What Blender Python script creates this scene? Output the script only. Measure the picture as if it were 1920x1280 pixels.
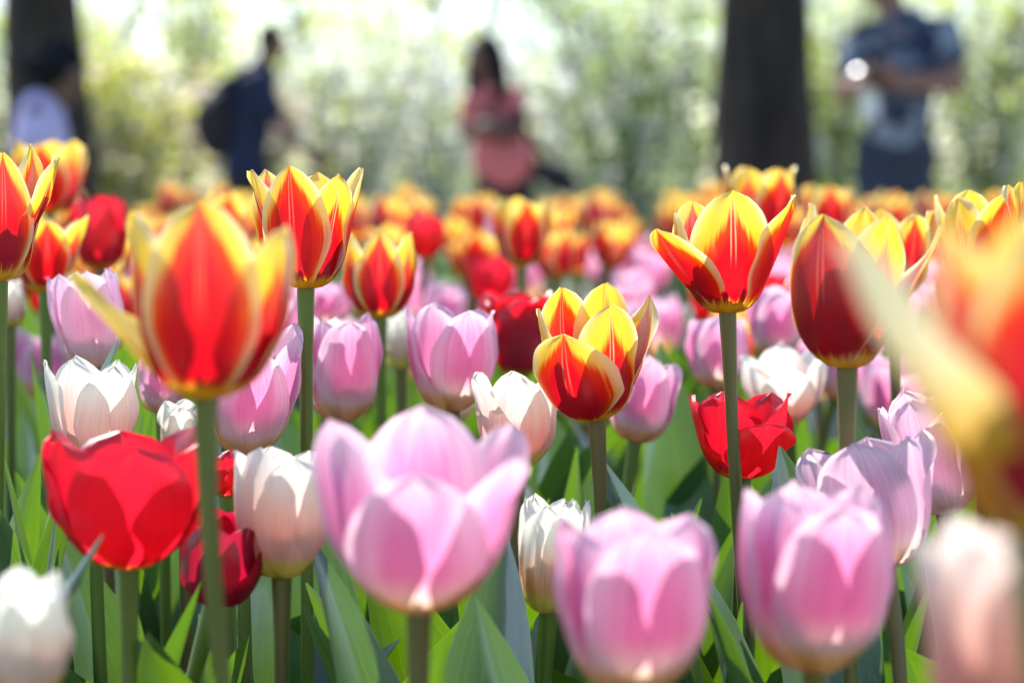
import bpy, bmesh, math, random
import numpy as np
from mathutils import Vector, Matrix, noise

# ------------------------------------------------------------------ clearing
for o in list(bpy.data.objects):
    bpy.data.objects.remove(o)
SC = bpy.context.scene
COL = SC.collection
R = math.radians

# ------------------------------------------------------------------ camera
CAM_H = 0.56
LENS = 85.0
FPX = LENS / 36.0 * 1920.0            # focal length in pixels of the 1920 wide photograph
PITCH = math.atan((640 - 335) / FPX)  # the horizon stands a quarter of the way down
cam_data = bpy.data.cameras.new('camera')
cam = bpy.data.objects.new('camera', cam_data)
COL.objects.link(cam)
SC.camera = cam
cam.location = (0, 0, CAM_H)
cam.rotation_euler = (R(90) - PITCH, 0, 0)
cam_data.lens = LENS
cam_data.sensor_width = 36.0
cam_data.clip_start = 0.01
cam_data.clip_end = 600.0
cam_data.dof.use_dof = True
cam_data.dof.focus_distance = 1.10
cam_data.dof.aperture_fstop = 7.6
cam_data.dof.aperture_blades = 0

# ------------------------------------------------------------------ daylight
SUN_EL, SUN_AZ = R(50), R(-24)        # high, behind the flowers and a little to the left
world = bpy.data.worlds.new('World')
SC.world = world
world.use_nodes = True
wn, wl = world.node_tree.nodes, world.node_tree.links
wn.clear()
w_out = wn.new('ShaderNodeOutputWorld')
w_bg = wn.new('ShaderNodeBackground')
w_sky = wn.new('ShaderNodeTexSky')
w_sky.sky_type = 'NISHITA'
w_sky.sun_disc = False
w_sky.sun_elevation = SUN_EL
w_sky.sun_rotation = SUN_AZ
w_sky.dust_density = 0.4
w_sky.ozone_density = 2.0
w_bg.inputs['Strength'].default_value = 0.15
wl.new(w_sky.outputs['Color'], w_bg.inputs['Color'])
wl.new(w_bg.outputs['Background'], w_out.inputs['Surface'])
sun_data = bpy.data.lights.new('sun', 'SUN')
sun_data.energy = 5.0
sun_data.angle = R(0.5)
sun_data.color = (1.0, 0.965, 0.91)
sun = bpy.data.objects.new('sun', sun_data)
COL.objects.link(sun)
to_sun = Vector((math.sin(SUN_AZ) * math.cos(SUN_EL), math.cos(SUN_AZ) * math.cos(SUN_EL), math.sin(SUN_EL)))
sun.rotation_euler = to_sun.to_track_quat('Z', 'Y').to_euler()
sun.location = (0, 3, 8)

SC.view_settings.view_transform = 'Standard'
SC.view_settings.look = 'None'
SC.view_settings.exposure = 1.15
SC.view_settings.gamma = 1.0
SC.view_settings.use_curve_mapping = False
SC.cycles.use_denoising = True
SC.cycles.max_bounces = 14
SC.cycles.diffuse_bounces = 6
SC.cycles.transmission_bounces = 10
SC.cycles.glossy_bounces = 3
SC.cycles.transparent_max_bounces = 8
SC.cycles.sample_clamp_indirect = 8.0
SC.cycles.caustics_reflective = False
SC.cycles.caustics_refractive = False


def at(px, py, Z):
    """The place in the world that photograph pixel (px, py) shows at depth Z metres."""
    c = Vector(((px - 960) / FPX * Z, -(py - 640) / FPX * Z, -Z))
    return cam.rotation_euler.to_matrix() @ c + Vector((0, 0, CAM_H))


def to_px(p):
    c = cam.rotation_euler.to_matrix().transposed() @ (Vector(p) - Vector((0, 0, CAM_H)))
    return 960 + c.x / -c.z * FPX, 640 - c.y / -c.z * FPX, -c.z


# ------------------------------------------------------------------ object helpers
def tag(o, label=None, cat=None, group=None, kind=None):
    if label: o['label'] = label
    if cat: o['category'] = cat
    if group: o['group'] = group
    if kind: o['kind'] = kind
    return o


def empty(name, loc=(0, 0, 0), rz=0.0):
    o = bpy.data.objects.new(name, None)
    o.empty_display_size = 0.05
    o.location = loc
    o.rotation_euler = (0, 0, rz)
    COL.objects.link(o)
    return o


def mesh_obj(name, me, parent=None, mat=None):
    o = bpy.data.objects.new(name, me)
    COL.objects.link(o)
    if parent is not None: o.parent = parent
    if mat is not None:
        me.materials.clear(); me.materials.append(mat)
    return o


def mesh_np(name, co, faces, uv=None, mat=None, smooth=True):
    """Mesh from numpy arrays; every face has the same number of corners."""
    co = np.asarray(co, dtype=np.float32); faces = np.asarray(faces, dtype=np.int32)
    n, k = faces.shape
    me = bpy.data.meshes.new(name)
    me.vertices.add(len(co)); me.vertices.foreach_set('co', co.ravel())
    me.loops.add(n * k); me.loops.foreach_set('vertex_index', faces.ravel())
    me.polygons.add(n)
    me.polygons.foreach_set('loop_start', np.arange(0, n * k, k, dtype=np.int32))
    if smooth: me.polygons.foreach_set('use_smooth', np.ones(n, dtype=bool))
    if uv is not None:
        l = me.uv_layers.new(name='UVMap')
        l.data.foreach_set('uv', np.asarray(uv, dtype=np.float32)[faces.ravel()].ravel())
    me.update(calc_edges=True)
    if mat is not None: me.materials.append(mat)
    return me


def grid_faces(nu, nv, wrap=False):
    f = []
    for i in range(nu - 1):
        for j in range(nv if wrap else nv - 1):
            j2 = (j + 1) % nv
            f.append((i * nv + j, i * nv + j2, (i + 1) * nv + j2, (i + 1) * nv + j))
    return f


def copy_tree(o, parent=None):
    c = o.copy(); COL.objects.link(c)
    if parent is not None: c.parent = parent
    for ch in o.children: copy_tree(ch, c)
    return c


# ------------------------------------------------------------------ material helpers
class NT:
    def __init__(self, name):
        self.m = bpy.data.materials.new(name); self.m.use_nodes = True
        self.t = self.m.node_tree; self.t.nodes.clear()
        self.out = self.n('ShaderNodeOutputMaterial')

    def n(self, kind, **kw):
        x = self.t.nodes.new(kind)
        for k, v in kw.items(): setattr(x, k, v)
        return x

    def put(self, sock, v):
        if v is None: return
        if isinstance(v, bpy.types.NodeSocket): self.t.links.new(v, sock)
        elif isinstance(v, (tuple, list)): sock.default_value = tuple(v) + ((1.0,) if len(v) == 3 and len(sock.default_value) == 4 else ())
        else: sock.default_value = v

    def math(self, op, a, b=None, c=None, clamp=False):
        x = self.n('ShaderNodeMath', operation=op); x.use_clamp = clamp
        for i, v in enumerate((a, b, c)): self.put(x.inputs[i], v)
        return x.outputs[0]

    def step(self, v, lo, hi, a=0.0, b=1.0):
        x = self.n('ShaderNodeMapRange'); x.interpolation_type = 'SMOOTHSTEP'
        for i, q in enumerate((v, lo, hi, a, b)): self.put(x.inputs[i], q)
        return x.outputs[0]

    def mix(self, f, a, b, mode='MIX'):
        x = self.n('ShaderNodeMix', data_type='RGBA', blend_type=mode)
        self.put(x.inputs[0], f); self.put(x.inputs[6], a); self.put(x.inputs[7], b)
        return x.outputs[2]

    def noise(self, vec, scale, detail=3.0, rough=0.5):
        x = self.n('ShaderNodeTexNoise'); x.inputs['Scale'].default_value = scale
        x.inputs['Detail'].default_value = detail; x.inputs['Roughness'].default_value = rough
        self.put(x.inputs['Vector'], vec)
        return x.outputs['Fac']

    def vec(self, x, y, z=0.0):
        c = self.n('ShaderNodeCombineXYZ')
        for i, v in enumerate((x, y, z)): self.put(c.inputs[i], v)
        return c.outputs[0]

    def uv(self):
        u = self.n('ShaderNodeUVMap'); s = self.n('ShaderNodeSeparateXYZ')
        self.t.links.new(u.outputs[0], s.inputs[0])
        return s.outputs[0], s.outputs[1]

    def rnd(self):
        return self.n('ShaderNodeObjectInfo').outputs['Random']

    def hsv(self, col, h=0.5, s=1.0, v=1.0):
        x = self.n('ShaderNodeHueSaturation')
        self.put(x.inputs['Hue'], h); self.put(x.inputs['Saturation'], s); self.put(x.inputs['Value'], v); self.put(x.inputs['Color'], col)
        return x.outputs[0]

    def bump(self, h, strength=0.3, dist=0.001):
        b = self.n('ShaderNodeBump'); b.inputs['Strength'].default_value = strength; b.inputs['Distance'].default_value = dist
        self.put(b.inputs['Height'], h)
        return b.outputs[0]

    def leafy(self, col, tcol, trans=0.5, gloss=0.05, rough=0.4, normal=None):
        """thin living tissue: light scattered back, light let through, a waxy sheen"""
        d = self.n('ShaderNodeBsdfDiffuse'); t = self.n('ShaderNodeBsdfTranslucent'); g = self.n('ShaderNodeBsdfGlossy')
        self.put(d.inputs['Color'], col); self.put(t.inputs['Color'], tcol); g.inputs['Roughness'].default_value = rough
        if normal is not None:
            for q in (d, g): self.put(q.inputs['Normal'], normal)
        m = self.n('ShaderNodeMixShader'); m.inputs[0].default_value = trans
        self.t.links.new(d.outputs[0], m.inputs[1]); self.t.links.new(t.outputs[0], m.inputs[2])
        m2 = self.n('ShaderNodeMixShader')
        lw = self.n('ShaderNodeLayerWeight'); lw.inputs['Blend'].default_value = 0.35
        self.put(m2.inputs[0], self.math('MULTIPLY_ADD', lw.outputs['Fresnel'], gloss * 1.6, gloss * 0.5))
        self.t.links.new(m.outputs[0], m2.inputs[1]); self.t.links.new(g.outputs[0], m2.inputs[2])
        self.t.links.new(m2.outputs[0], self.out.inputs['Surface'])
        return self.m

    def plain(self, col, rough=0.7, normal=None, spec=0.3, metallic=0.0):
        p = self.n('ShaderNodeBsdfPrincipled')
        self.put(p.inputs['Base Color'], col); self.put(p.inputs['Roughness'], rough)
        p.inputs['Specular IOR Level'].default_value = spec; p.inputs['Metallic'].default_value = metallic
        if normal is not None: self.put(p.inputs['Normal'], normal)
        self.t.links.new(p.outputs[0], self.out.inputs['Surface'])
        return self.m


def petal_common(k):
    x, u = k.uv()
    v = k.math('MULTIPLY', k.math('ABSOLUTE', k.math('SUBTRACT', x, 0.5)), 2.0)
    r = k.rnd()
    seed = k.math('MULTIPLY', r, 37.0)
    streak = k.noise(k.vec(k.math('MULTIPLY', x, 26.0), k.math('MULTIPLY', u, 1.6), seed), 1.0, 4.0, 0.6)   # lengthwise veins
    fine = k.noise(k.vec(k.math('MULTIPLY', x, 90.0), k.math('MULTIPLY', u, 3.0), seed), 1.0, 2.0, 0.5)
    blotch = k.noise(k.vec(k.math('MULTIPLY', x, 3.0), k.math('MULTIPLY', u, 3.0), seed), 1.0, 3.0, 0.5)
    back = k.n('ShaderNodeNewGeometry').outputs['Backfacing']
    return x, u, v, r, streak, fine, blotch, back


def mat_flame(name, inner, half=0.78):
    k = NT(name)
    x, u, v, r, streak, fine, blotch, back = petal_common(k)
    wob = k.math('MULTIPLY', k.math('SUBTRACT', streak, 0.5), 0.50)
    vv = k.math('ADD', v, wob)
    # half width of the flame: widest a third of the way up, closing towards the tip
    if inner:
        lim = k.step(u, 0.32, 1.0, 0.84, -0.10)
    else:
        lim = k.math('SUBTRACT', k.step(u, 0.55, 1.10, half, 0.02), k.math('MULTIPLY', back, 0.08))
    lim = k.math('ADD', lim, k.math('MULTIPLY_ADD', r, 0.16, -0.08))
    flame = k.step(vv, k.math('SUBTRACT', lim, 0.13), k.math('ADD', lim, 0.13), 1.0, 0.0)
    base = k.step(k.math('ADD', u, k.math('MULTIPLY', wob, 0.5)), 0.13, 0.21)
    flame = k.math('MULTIPLY', flame, base)
    rib = k.math('MULTIPLY', k.step(k.math('ABSOLUTE', k.math('SUBTRACT', v, 0.050)), 0.008, 0.026, 1.0, 0.0), k.step(u, 0.42, 0.7))
    rib = k.math('MULTIPLY', rib, 0.75 if inner else 0.22)
    core = k.step(k.math('ADD', k.math('SUBTRACT', vv, lim), k.math('MULTIPLY', u, 0.30)), -0.28, 0.10, 1.0, 0.0)
    yel = k.mix(k.step(u, 0.55, 1.0), (0.86, 0.50, 0.012), (0.88, 0.68, 0.12))
    yel = k.mix(k.step(k.math('ADD', v, k.math('MULTIPLY', u, 0.25)), 0.72, 1.10), yel, (0.88, 0.80, 0.42))
    red = k.mix(core, (0.58, 0.020, 0.004), (0.34, 0.002, 0.022))
    c = k.mix(flame, yel, red)
    c = k.mix(rib, c, (0.88, 0.55, 0.30))
    c = k.hsv(c, k.math('MULTIPLY_ADD', r, 0.014, 0.493), 1.0, k.math('MULTIPLY_ADD', fine, 0.30, 0.85))
    tred = k.mix(core, (0.92, 0.040, 0.002), (0.68, 0.003, 0.012))
    tyel = k.mix(k.step(v, 0.78, 1.0), (0.98, 0.64, 0.03), (0.98, 0.86, 0.44))
    tc = k.mix(flame, tyel, tred)
    tc = k.mix(rib, tc, (0.95, 0.6, 0.3))
    return k.leafy(c, tc, 0.44, 0.085, 0.30, k.bump(fine, 0.25, 0.0006))


def mat_pink(name='lilac_pink_petal', pale=0.0):
    k = NT(name)
    x, u, v, r, streak, fine, blotch, back = petal_common(k)
    s = k.math('MULTIPLY', k.math('SUBTRACT', streak, 0.5), 0.5)
    edge = k.step(k.math('ADD', k.math('MAXIMUM', v, k.math('MULTIPLY', k.math('POWER', u, 3.0), 0.85)), s), 0.22, 0.92)
    c = k.mix(edge, (0.60, 0.15, 0.34), (0.85, 0.66, 0.74))
    c = k.mix(k.math('MULTIPLY', back, 0.35), c, (0.85, 0.55, 0.75))
    low = k.step(k.math('ADD', u, k.math('MULTIPLY', s, 0.25)), 0.24, 0.50, 1.0, 0.0)
    c = k.mix(low, c, (0.84, 0.72, 0.66))
    c = k.mix(k.step(u, 0.20, 0.32, 1.0, 0.0), c, (0.78, 0.55, 0.15))
    c = k.hsv(c, k.math('MULTIPLY_ADD', r, 0.03, 0.485), k.math('MULTIPLY_ADD', r, 0.25, 0.86), k.math('MULTIPLY_ADD', fine, 0.42, 0.78))
    t = k.mix(edge, (0.93, 0.28, 0.50), (0.96, 0.77, 0.83))
    t = k.mix(low, t, (0.93, 0.78, 0.62))
    t = k.mix(k.step(u, 0.20, 0.32, 1.0, 0.0), t, (0.90, 0.64, 0.18))
    t = k.hsv(t, 0.5, 1.0, k.math('MULTIPLY_ADD', fine, 0.36, 0.80))
    c = k.mix(pale, c, (0.85, 0.68, 0.76)); t = k.mix(pale, t, (0.96, 0.78, 0.85))
    vein = k.step(streak, 0.35, 0.68, 1.0, 0.0)
    c = k.mix(k.math('MULTIPLY', vein, 0.32), c, (0.56, 0.13, 0.36))
    t = k.mix(k.math('MULTIPLY', vein, 0.28), t, (0.88, 0.25, 0.52))
    return k.leafy(c, t, 0.47, 0.06, 0.40, k.bump(fine, 0.35, 0.0007))


def mat_white(name, tint_a, tint_b, glow, hi, strength):
    k = NT(name)
    x, u, v, r, streak, fine, blotch, back = petal_common(k)
    s = k.math('MULTIPLY', k.math('SUBTRACT', streak, 0.5), 0.6)
    blush = k.math('MULTIPLY', k.step(k.math('ADD', u, s), 0.25, hi, 1.0, 0.0), k.math('SUBTRACT', 1.0, k.math('MULTIPLY', back, 0.35)))
    peach = k.mix(k.step(r, 0.25, 0.75), tint_a, tint_b)
    c = k.mix(k.math('MULTIPLY', blush, strength), (0.80, 0.77, 0.70), peach)
    c = k.mix(k.step(u, 0.19, 0.33, 1.0, 0.0), c, (0.70, 0.58, 0.12))
    c = k.hsv(c, 0.5, 1.0, k.math('MULTIPLY_ADD', fine, 0.24, 0.87))
    t = k.mix(k.math('MULTIPLY', blush, strength), (0.90, 0.88, 0.78), glow)
    t = k.mix(k.step(u, 0.19, 0.33, 1.0, 0.0), t, (0.85, 0.70, 0.14))
    return k.leafy(c, t, 0.42, 0.05, 0.4, k.bump(fine, 0.3, 0.0006))


def mat_red():
    k = NT('scarlet_petal')
    x, u, v, r, streak, fine, blotch, back = petal_common(k)
    s = k.math('MULTIPLY', k.math('SUBTRACT', streak, 0.5), 0.7)
    c = k.mix(k.step(k.math('ADD', v, s), 0.1, 1.0), (0.50, 0.003, 0.020), (0.66, 0.011, 0.030))
    c = k.mix(k.step(u, 0.12, 0.19, 1.0, 0.0), c, (0.75, 0.35, 0.03))
    c = k.hsv(c, k.math('MULTIPLY_ADD', r, 0.016, 0.490), 1.0, k.math('MULTIPLY_ADD', fine, 0.24, 0.88))
    t = k.mix(k.step(u, 0.12, 0.19, 1.0, 0.0), k.mix(streak, (0.86, 0.007, 0.022), (0.96, 0.014, 0.045)), (0.9, 0.4, 0.03))
    t = k.hsv(t, 0.5, 1.0, k.math('MULTIPLY_ADD', fine, 0.4, 0.78))
    return k.leafy(c, t, 0.49, 0.08, 0.36, k.bump(fine, 0.35, 0.0007))


def mat_leaf():
    k = NT('tulip_leaf')
    x, u = k.uv()
    r = k.rnd()
    ve = k.noise(k.vec(k.math('MULTIPLY', x, 38.0), k.math('MULTIPLY', u, 1.6), k.math('MULTIPLY', r, 20.0)), 1.0, 3.0, 0.6)
    bl = k.noise(k.vec(k.math('MULTIPLY', x, 4.0), k.math('MULTIPLY', u, 9.0), k.math('MULTIPLY', r, 20.0)), 1.0, 4.0, 0.6)
    sp = k.step(k.noise(k.vec(k.math('MULTIPLY', x, 40.0), k.math('MULTIPLY', u, 160.0), r), 1.0, 2.0, 0.5), 0.70, 0.76)
    c = k.mix(bl, (0.013, 0.046, 0.026), (0.034, 0.086, 0.056))
    c = k.hsv(c, k.math('MULTIPLY_ADD', r, 0.03, 0.485), 1.0, k.math('MULTIPLY_ADD', ve, 0.9, 0.55))
    edge = k.step(k.math('MULTIPLY', k.math('ABSOLUTE', k.math('SUBTRACT', x, 0.5)), 2.0), 0.95, 1.0)
    c = k.mix(edge, c, (0.16, 0.24, 0.13))
    c = k.mix(k.math('MULTIPLY', sp, 0.25), c, (0.22, 0.27, 0.20))
    t = k.mix(bl, (0.14, 0.33, 0.003), (0.27, 0.50, 0.005))
    t = k.hsv(t, 0.5, 1.0, k.math('MULTIPLY_ADD', ve, 0.8, 0.6))
    return k.leafy(c, t, 0.26, 0.13, 0.40, k.bump(ve, 0.35, 0.0008))


def mat_stem():
    k = NT('tulip_stem')
    tc = k.n('ShaderNodeTexCoord').outputs['Object']
    r = k.rnd()
    b = k.noise(tc, 40.0, 3.0)
    c = k.mix(k.step(r, 0.1, 0.9), (0.105, 0.165, 0.012), (0.15, 0.105, 0.032))
    c = k.hsv(c, 0.5, 1.0, k.math('MULTIPLY_ADD', b, 0.5, 0.75))
    p = k.n('ShaderNodeBsdfPrincipled')
    k.put(p.inputs['Base Color'], c); p.inputs['Roughness'].default_value = 0.42
    p.inputs['Sheen Weight'].default_value = 0.06
    p.inputs['Sheen Roughness'].default_value = 0.4
    k.t.links.new(p.outputs[0], k.out.inputs['Surface'])
    return k.m


def mat_noise(name, c1, c2, scale, rough=0.85, bump=0.3, dist=0.01, stretch=None):
    k = NT(name)
    tc = k.n('ShaderNodeTexCoord').outputs['Object']
    if stretch:
        mp = k.n('ShaderNodeMapping'); mp.inputs['Scale'].default_value = stretch
        k.put(mp.inputs['Vector'], tc); tc = mp.outputs[0]
    f = k.noise(tc, scale, 6.0, 0.6)
    return k.plain(k.mix(k.step(f, 0.3, 0.7), c1, c2), rough, k.bump(f, bump, dist))


def mat_foliage(name, c1, c2, t1, t2, trans=0.5):
    k = NT(name)
    g = k.n('ShaderNodeNewGeometry')
    f = g.outputs['Random Per Island']
    return k.leafy(k.mix(f, c1, c2), k.mix(f, t1, t2), trans, 0.06, 0.45)


def mat_print():
    k = NT('printed_blue_cotton')
    tc = k.n('ShaderNodeTexCoord').outputs['Object']
    f = k.noise(tc, 11.0, 3.0, 0.55)
    f2 = k.noise(tc, 7.0, 2.0, 0.5)
    c = k.mix(k.step(f, 0.46, 0.54), (0.016, 0.024, 0.055), (0.10, 0.115, 0.16))
    c = k.mix(k.step(f2, 0.50, 0.58), c, (0.23, 0.25, 0.31))
    return k.plain(c, 0.85)


M = {
    'flame': mat_flame('red_yellow_outer_petal', False), 'flame_inner': mat_flame('red_yellow_inner_petal', True), 'pink': mat_pink(), 'pink_pale': mat_pink('pale_pink_petal', 0.55), 'white': mat_white('white_petal', (0.78, 0.40, 0.40), (0.80, 0.50, 0.32), (0.93, 0.58, 0.46), 0.80, 0.8), 'blush': mat_white('blush_petal', (0.78, 0.30, 0.30), (0.80, 0.40, 0.30), (0.92, 0.44, 0.36), 1.0, 0.95),
    'salmon': mat_white('salmon_petal', (0.76, 0.30, 0.27), (0.78, 0.36, 0.28), (0.90, 0.44, 0.36), 1.35, 1.0),
    'orange': mat_white('peach_petal', (0.78, 0.32, 0.13), (0.80, 0.38, 0.15), (0.92, 0.46, 0.16), 0.72, 1.0), 'red': mat_red(),
    'leaf': mat_leaf(), 'stem': mat_stem(),
    'soil': mat_noise('dark_soil', (0.025, 0.018, 0.012), (0.06, 0.045, 0.032), 40.0, 0.95, 0.6, 0.02),
    'lawn': mat_noise('lawn_ground', (0.05, 0.095, 0.025), (0.10, 0.15, 0.045), 3.0, 0.95, 0.4, 0.03),
    'path': mat_noise('pale_gravel', (0.17, 0.155, 0.13), (0.25, 0.23, 0.20), 30.0, 0.95, 0.4, 0.01),
    'bark': mat_noise('dark_bark', (0.016, 0.012, 0.010), (0.048, 0.036, 0.029), 9.0, 0.9, 0.9, 0.04, (1, 1, 0.25)),
    'twig': mat_noise('grey_twig', (0.07, 0.055, 0.045), (0.13, 0.11, 0.09), 14.0, 0.9, 0.6, 0.02),
    'fresh': mat_foliage('fresh_green_leaves', (0.08, 0.14, 0.02), (0.13, 0.19, 0.04), (0.52, 0.66, 0.08), (0.74, 0.80, 0.20), 0.66),
    'lime': mat_foliage('young_lime_leaves', (0.12, 0.16, 0.015), (0.17, 0.20, 0.03), (0.70, 0.80, 0.05), (0.85, 0.88, 0.16), 0.68),
    'deep': mat_foliage('deep_green_leaves', (0.03, 0.07, 0.02), (0.07, 0.11, 0.035), (0.40, 0.56, 0.10), (0.56, 0.70, 0.24), 0.64),
    'blossom': mat_foliage('white_blossom', (0.78, 0.78, 0.74), (0.83, 0.82, 0.82), (0.92, 0.94, 0.88), (0.94, 0.92, 0.94), 0.55),
    'rosy': mat_foliage('pale_pink_blossom', (0.78, 0.52, 0.58), (0.82, 0.68, 0.70), (0.92, 0.66, 0.70), (0.92, 0.80, 0.82), 0.5),
    'grass': mat_foliage('grass_blade', (0.05, 0.10, 0.02), (0.09, 0.15, 0.04), (0.22, 0.40, 0.03), (0.34, 0.50, 0.07), 0.5),
    'skin': NT('brown_skin').plain((0.16, 0.080, 0.052), 0.5),
    'skin2': NT('warm_brown_skin').plain((0.24, 0.12, 0.085), 0.5),
    'hair': NT('black_hair').plain((0.012, 0.011, 0.014), 0.85, spec=0.1),
    'eye': NT('dark_eye').plain((0.03, 0.02, 0.02), 0.2),
    'lip': NT('lip').plain((0.20, 0.07, 0.06), 0.5),
    'lilac': mat_noise('lilac_cotton', (0.46, 0.38, 0.62), (0.54, 0.46, 0.70), 30.0, 0.9, 0.1),
    'navy': mat_noise('navy_cotton', (0.010, 0.016, 0.045), (0.018, 0.028, 0.07), 30.0, 0.9, 0.1),
    'coral': mat_noise('coral_cotton', (0.52, 0.12, 0.13), (0.60, 0.17, 0.18), 20.0, 0.9, 0.1),
    'print': mat_print(),
    'denim': mat_noise('dark_denim', (0.022, 0.026, 0.045), (0.048, 0.055, 0.085), 40.0, 0.9, 0.1),
    'black': mat_noise('black_cloth', (0.010, 0.010, 0.014), (0.022, 0.022, 0.028), 30.0, 0.85, 0.1),
    'brownbag': mat_noise('brown_canvas', (0.045, 0.024, 0.025), (0.07, 0.04, 0.035), 30.0, 0.85, 0.1),
    'shoe': NT('shoe_leather').plain((0.03, 0.03, 0.035), 0.5),
    'steel': NT('polished_steel').plain((0.75, 0.75, 0.78), 0.12, metallic=1.0),
    'paper': NT('white_paper').plain((0.80, 0.79, 0.82), 0.7),
    'phone': NT('phone_glass').plain((0.015, 0.015, 0.02), 0.1, spec=0.6),
}

# ================================================================== THE GROUND
GZ = -0.20                                   # path and lawn lie lower than the raised bed


def ground_sheets():
    # lawn: one sheet to the horizon
    n = 60
    xs = np.concatenate([np.linspace(-300, -20, 12), np.linspace(-16, 16, 33), np.linspace(20, 300, 12)])
    ys = np.concatenate([np.linspace(-40, -2, 8), np.linspace(-1, 40, 42), np.linspace(50, 500, 14)])
    co = [(x, y, GZ - 0.004 + (0.0 if y < 24 else 0.0016 * (y - 24))) for y in ys for x in xs]
    o = mesh_obj('lawn', mesh_np('lawn', co, grid_faces(len(ys), len(xs)), mat=M['lawn']))
    tag(o, kind='structure')
    # path crossing behind the bed, where the visitors walk
    co, nu = [], 60
    for i in range(nu):
        x = -14 + 28 * i / (nu - 1)
        for s in (0, 1):
            y = (8.2, 17.2)[s] + 0.35 * math.sin(x * 0.5 + s)
            co.append((x, y, GZ + 0.002))
    o = mesh_obj('path', mesh_np('path', co, grid_faces(nu, 2), mat=M['path']))
    tag(o, kind='structure')
    # the raised bed of dark soil
    co, ny, nx = [], 60, 50
    for j in range(ny):
        y = -0.6 + 6.4 * j / (ny - 1)
        for i in range(nx):
            x = -2.4 + 4.8 * i / (nx - 1)
            e = max(0, (y - 4.9) / 0.9, (abs(x) - 1.9) / 0.5)
            z = -0.22 * min(1, e) ** 1.5 + 0.012 * noise.noise(Vector((x * 6, y * 6, 0))) + 0.006 * noise.noise(Vector((x * 25, y * 25, 3)))
            co.append((x, y, z))
    o = mesh_obj('flower_bed_soil', mesh_np('flower_bed_soil', co, [f[::-1] for f in grid_faces(ny, nx)], mat=M['soil']))
    tag(o, kind='structure')


ground_sheets()


def blades(name, n, region, hmin, hmax, seed, mat):
    rng = np.random.default_rng(seed)
    x0, x1, y0, y1 = region
    x = rng.uniform(x0, x1, n); y = rng.uniform(y0, y1, n)
    h = rng.uniform(hmin, hmax, n); a = rng.uniform(0, 2 * np.pi, n); w = rng.uniform(0.004, 0.009, n)
    lx, ly = rng.normal(0, 0.35, n) * h, rng.normal(0, 0.35, n) * h
    z = np.full(n, GZ - 0.01)
    p0 = np.stack([x - np.cos(a) * w, y - np.sin(a) * w, z], 1)
    p1 = np.stack([x + np.cos(a) * w, y + np.sin(a) * w, z], 1)
    p2 = np.stack([x + lx, y + ly, z + h], 1)
    co = np.stack([p0, p1, p2], 1).reshape(-1, 3)
    return mesh_obj(name, mesh_np(name, co, np.arange(3 * n).reshape(n, 3), mat=mat, smooth=False))


g = blades('grass', 26000, (-4, 4, 5.9, 8.0), 0.05, 0.13, 5, M['grass'])
tag(g, 'short green grass along the far edge of the flower bed', 'grass', kind='stuff')
g = blades('grass', 30000, (-9, 9, 17.4, 24), 0.06, 0.18, 6, M['grass'])
tag(g, 'green grass under the blossoming shrubs beyond the path', 'grass', kind='stuff')


# ================================================================== TREES AND SHRUBS
def tube_np(pts, radii, ns=8, lump=0.0, seed=0):
    pts = [Vector(p) for p in pts]
    co = []
    side = Vector((1, 0, 0))
    for i, p in enumerate(pts):
        t = (pts[min(i + 1, len(pts) - 1)] - pts[max(i - 1, 0)]).normalized()
        s = side - t * side.dot(t)
        s = s.normalized() if s.length > 1e-4 else t.orthogonal().normalized()
        side = s
        b = t.cross(s)
        for j in range(ns):
            a = 2 * math.pi * j / ns
            d = s * math.cos(a) + b * math.sin(a)
            r = radii[i]
            if lump:
                q = Vector((math.cos(a) * 1.7, math.sin(a) * 1.7, p.z * 1.1 + seed))
                r *= 1 + lump * noise.noise(q) + lump * 0.5 * noise.noise(q * 3.1) + lump * 0.45 * abs(noise.noise(Vector((a * 4, p.z * 0.9, seed))))
            co.append(p + d * r)
    f = grid_faces(len(pts), ns, wrap=True)
    return [tuple(c) for c in co], f


class Join:
    def __init__(self): self.co, self.f = [], []

    def add(self, cf):
        n = len(self.co); self.co += cf[0]; self.f += [tuple(i + n for i in q) for q in cf[1]]

    def build(self, name, mat, parent=None, uv=None):
        return mesh_obj(name, mesh_np(name, self.co, self.f, mat=mat), parent)


def leaf_cloud(name, centres, per, spread, size, seed, mat, parent, squash=0.75):
    """leaf sized faces, two triangles folded along the middle, gathered in clumps round the branch ends"""
    rng = np.random.default_rng(seed)
    C = np.repeat(np.asarray(centres, float), per, axis=0)
    n = len(C)
    off = rng.normal(0, 1, (n, 3)) * np.array([1, 1, squash]) * spread * rng.uniform(0.5, 1.2, (n, 1))
    P = C + off
    ax = rng.normal(0, 1, (n, 3)); ax /= np.linalg.norm(ax, axis=1, keepdims=True)
    up = rng.normal(0, 1, (n, 3)) + np.array([0, 0, 0.4])
    sd = np.cross(ax, up); sd /= np.linalg.norm(sd, axis=1, keepdims=True)
    nn = np.cross(ax, sd)
    L = rng.uniform(0.7, 1.3, (n, 1)) * size
    a = P - ax * L * 0.5; b = P + ax * L * 0.5
    c = P + sd * L * 0.30 + nn * L * 0.12; d = P - sd * L * 0.30 + nn * L * 0.12
    co = np.stack([a, c, b, d], 1).reshape(-1, 3)
    q = np.arange(n)[:, None] * 4
    return mesh_obj(name, mesh_np(name, co, np.concatenate([q, q + 1, q + 2, q + 3], 1), mat=mat, smooth=False), parent)


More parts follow.
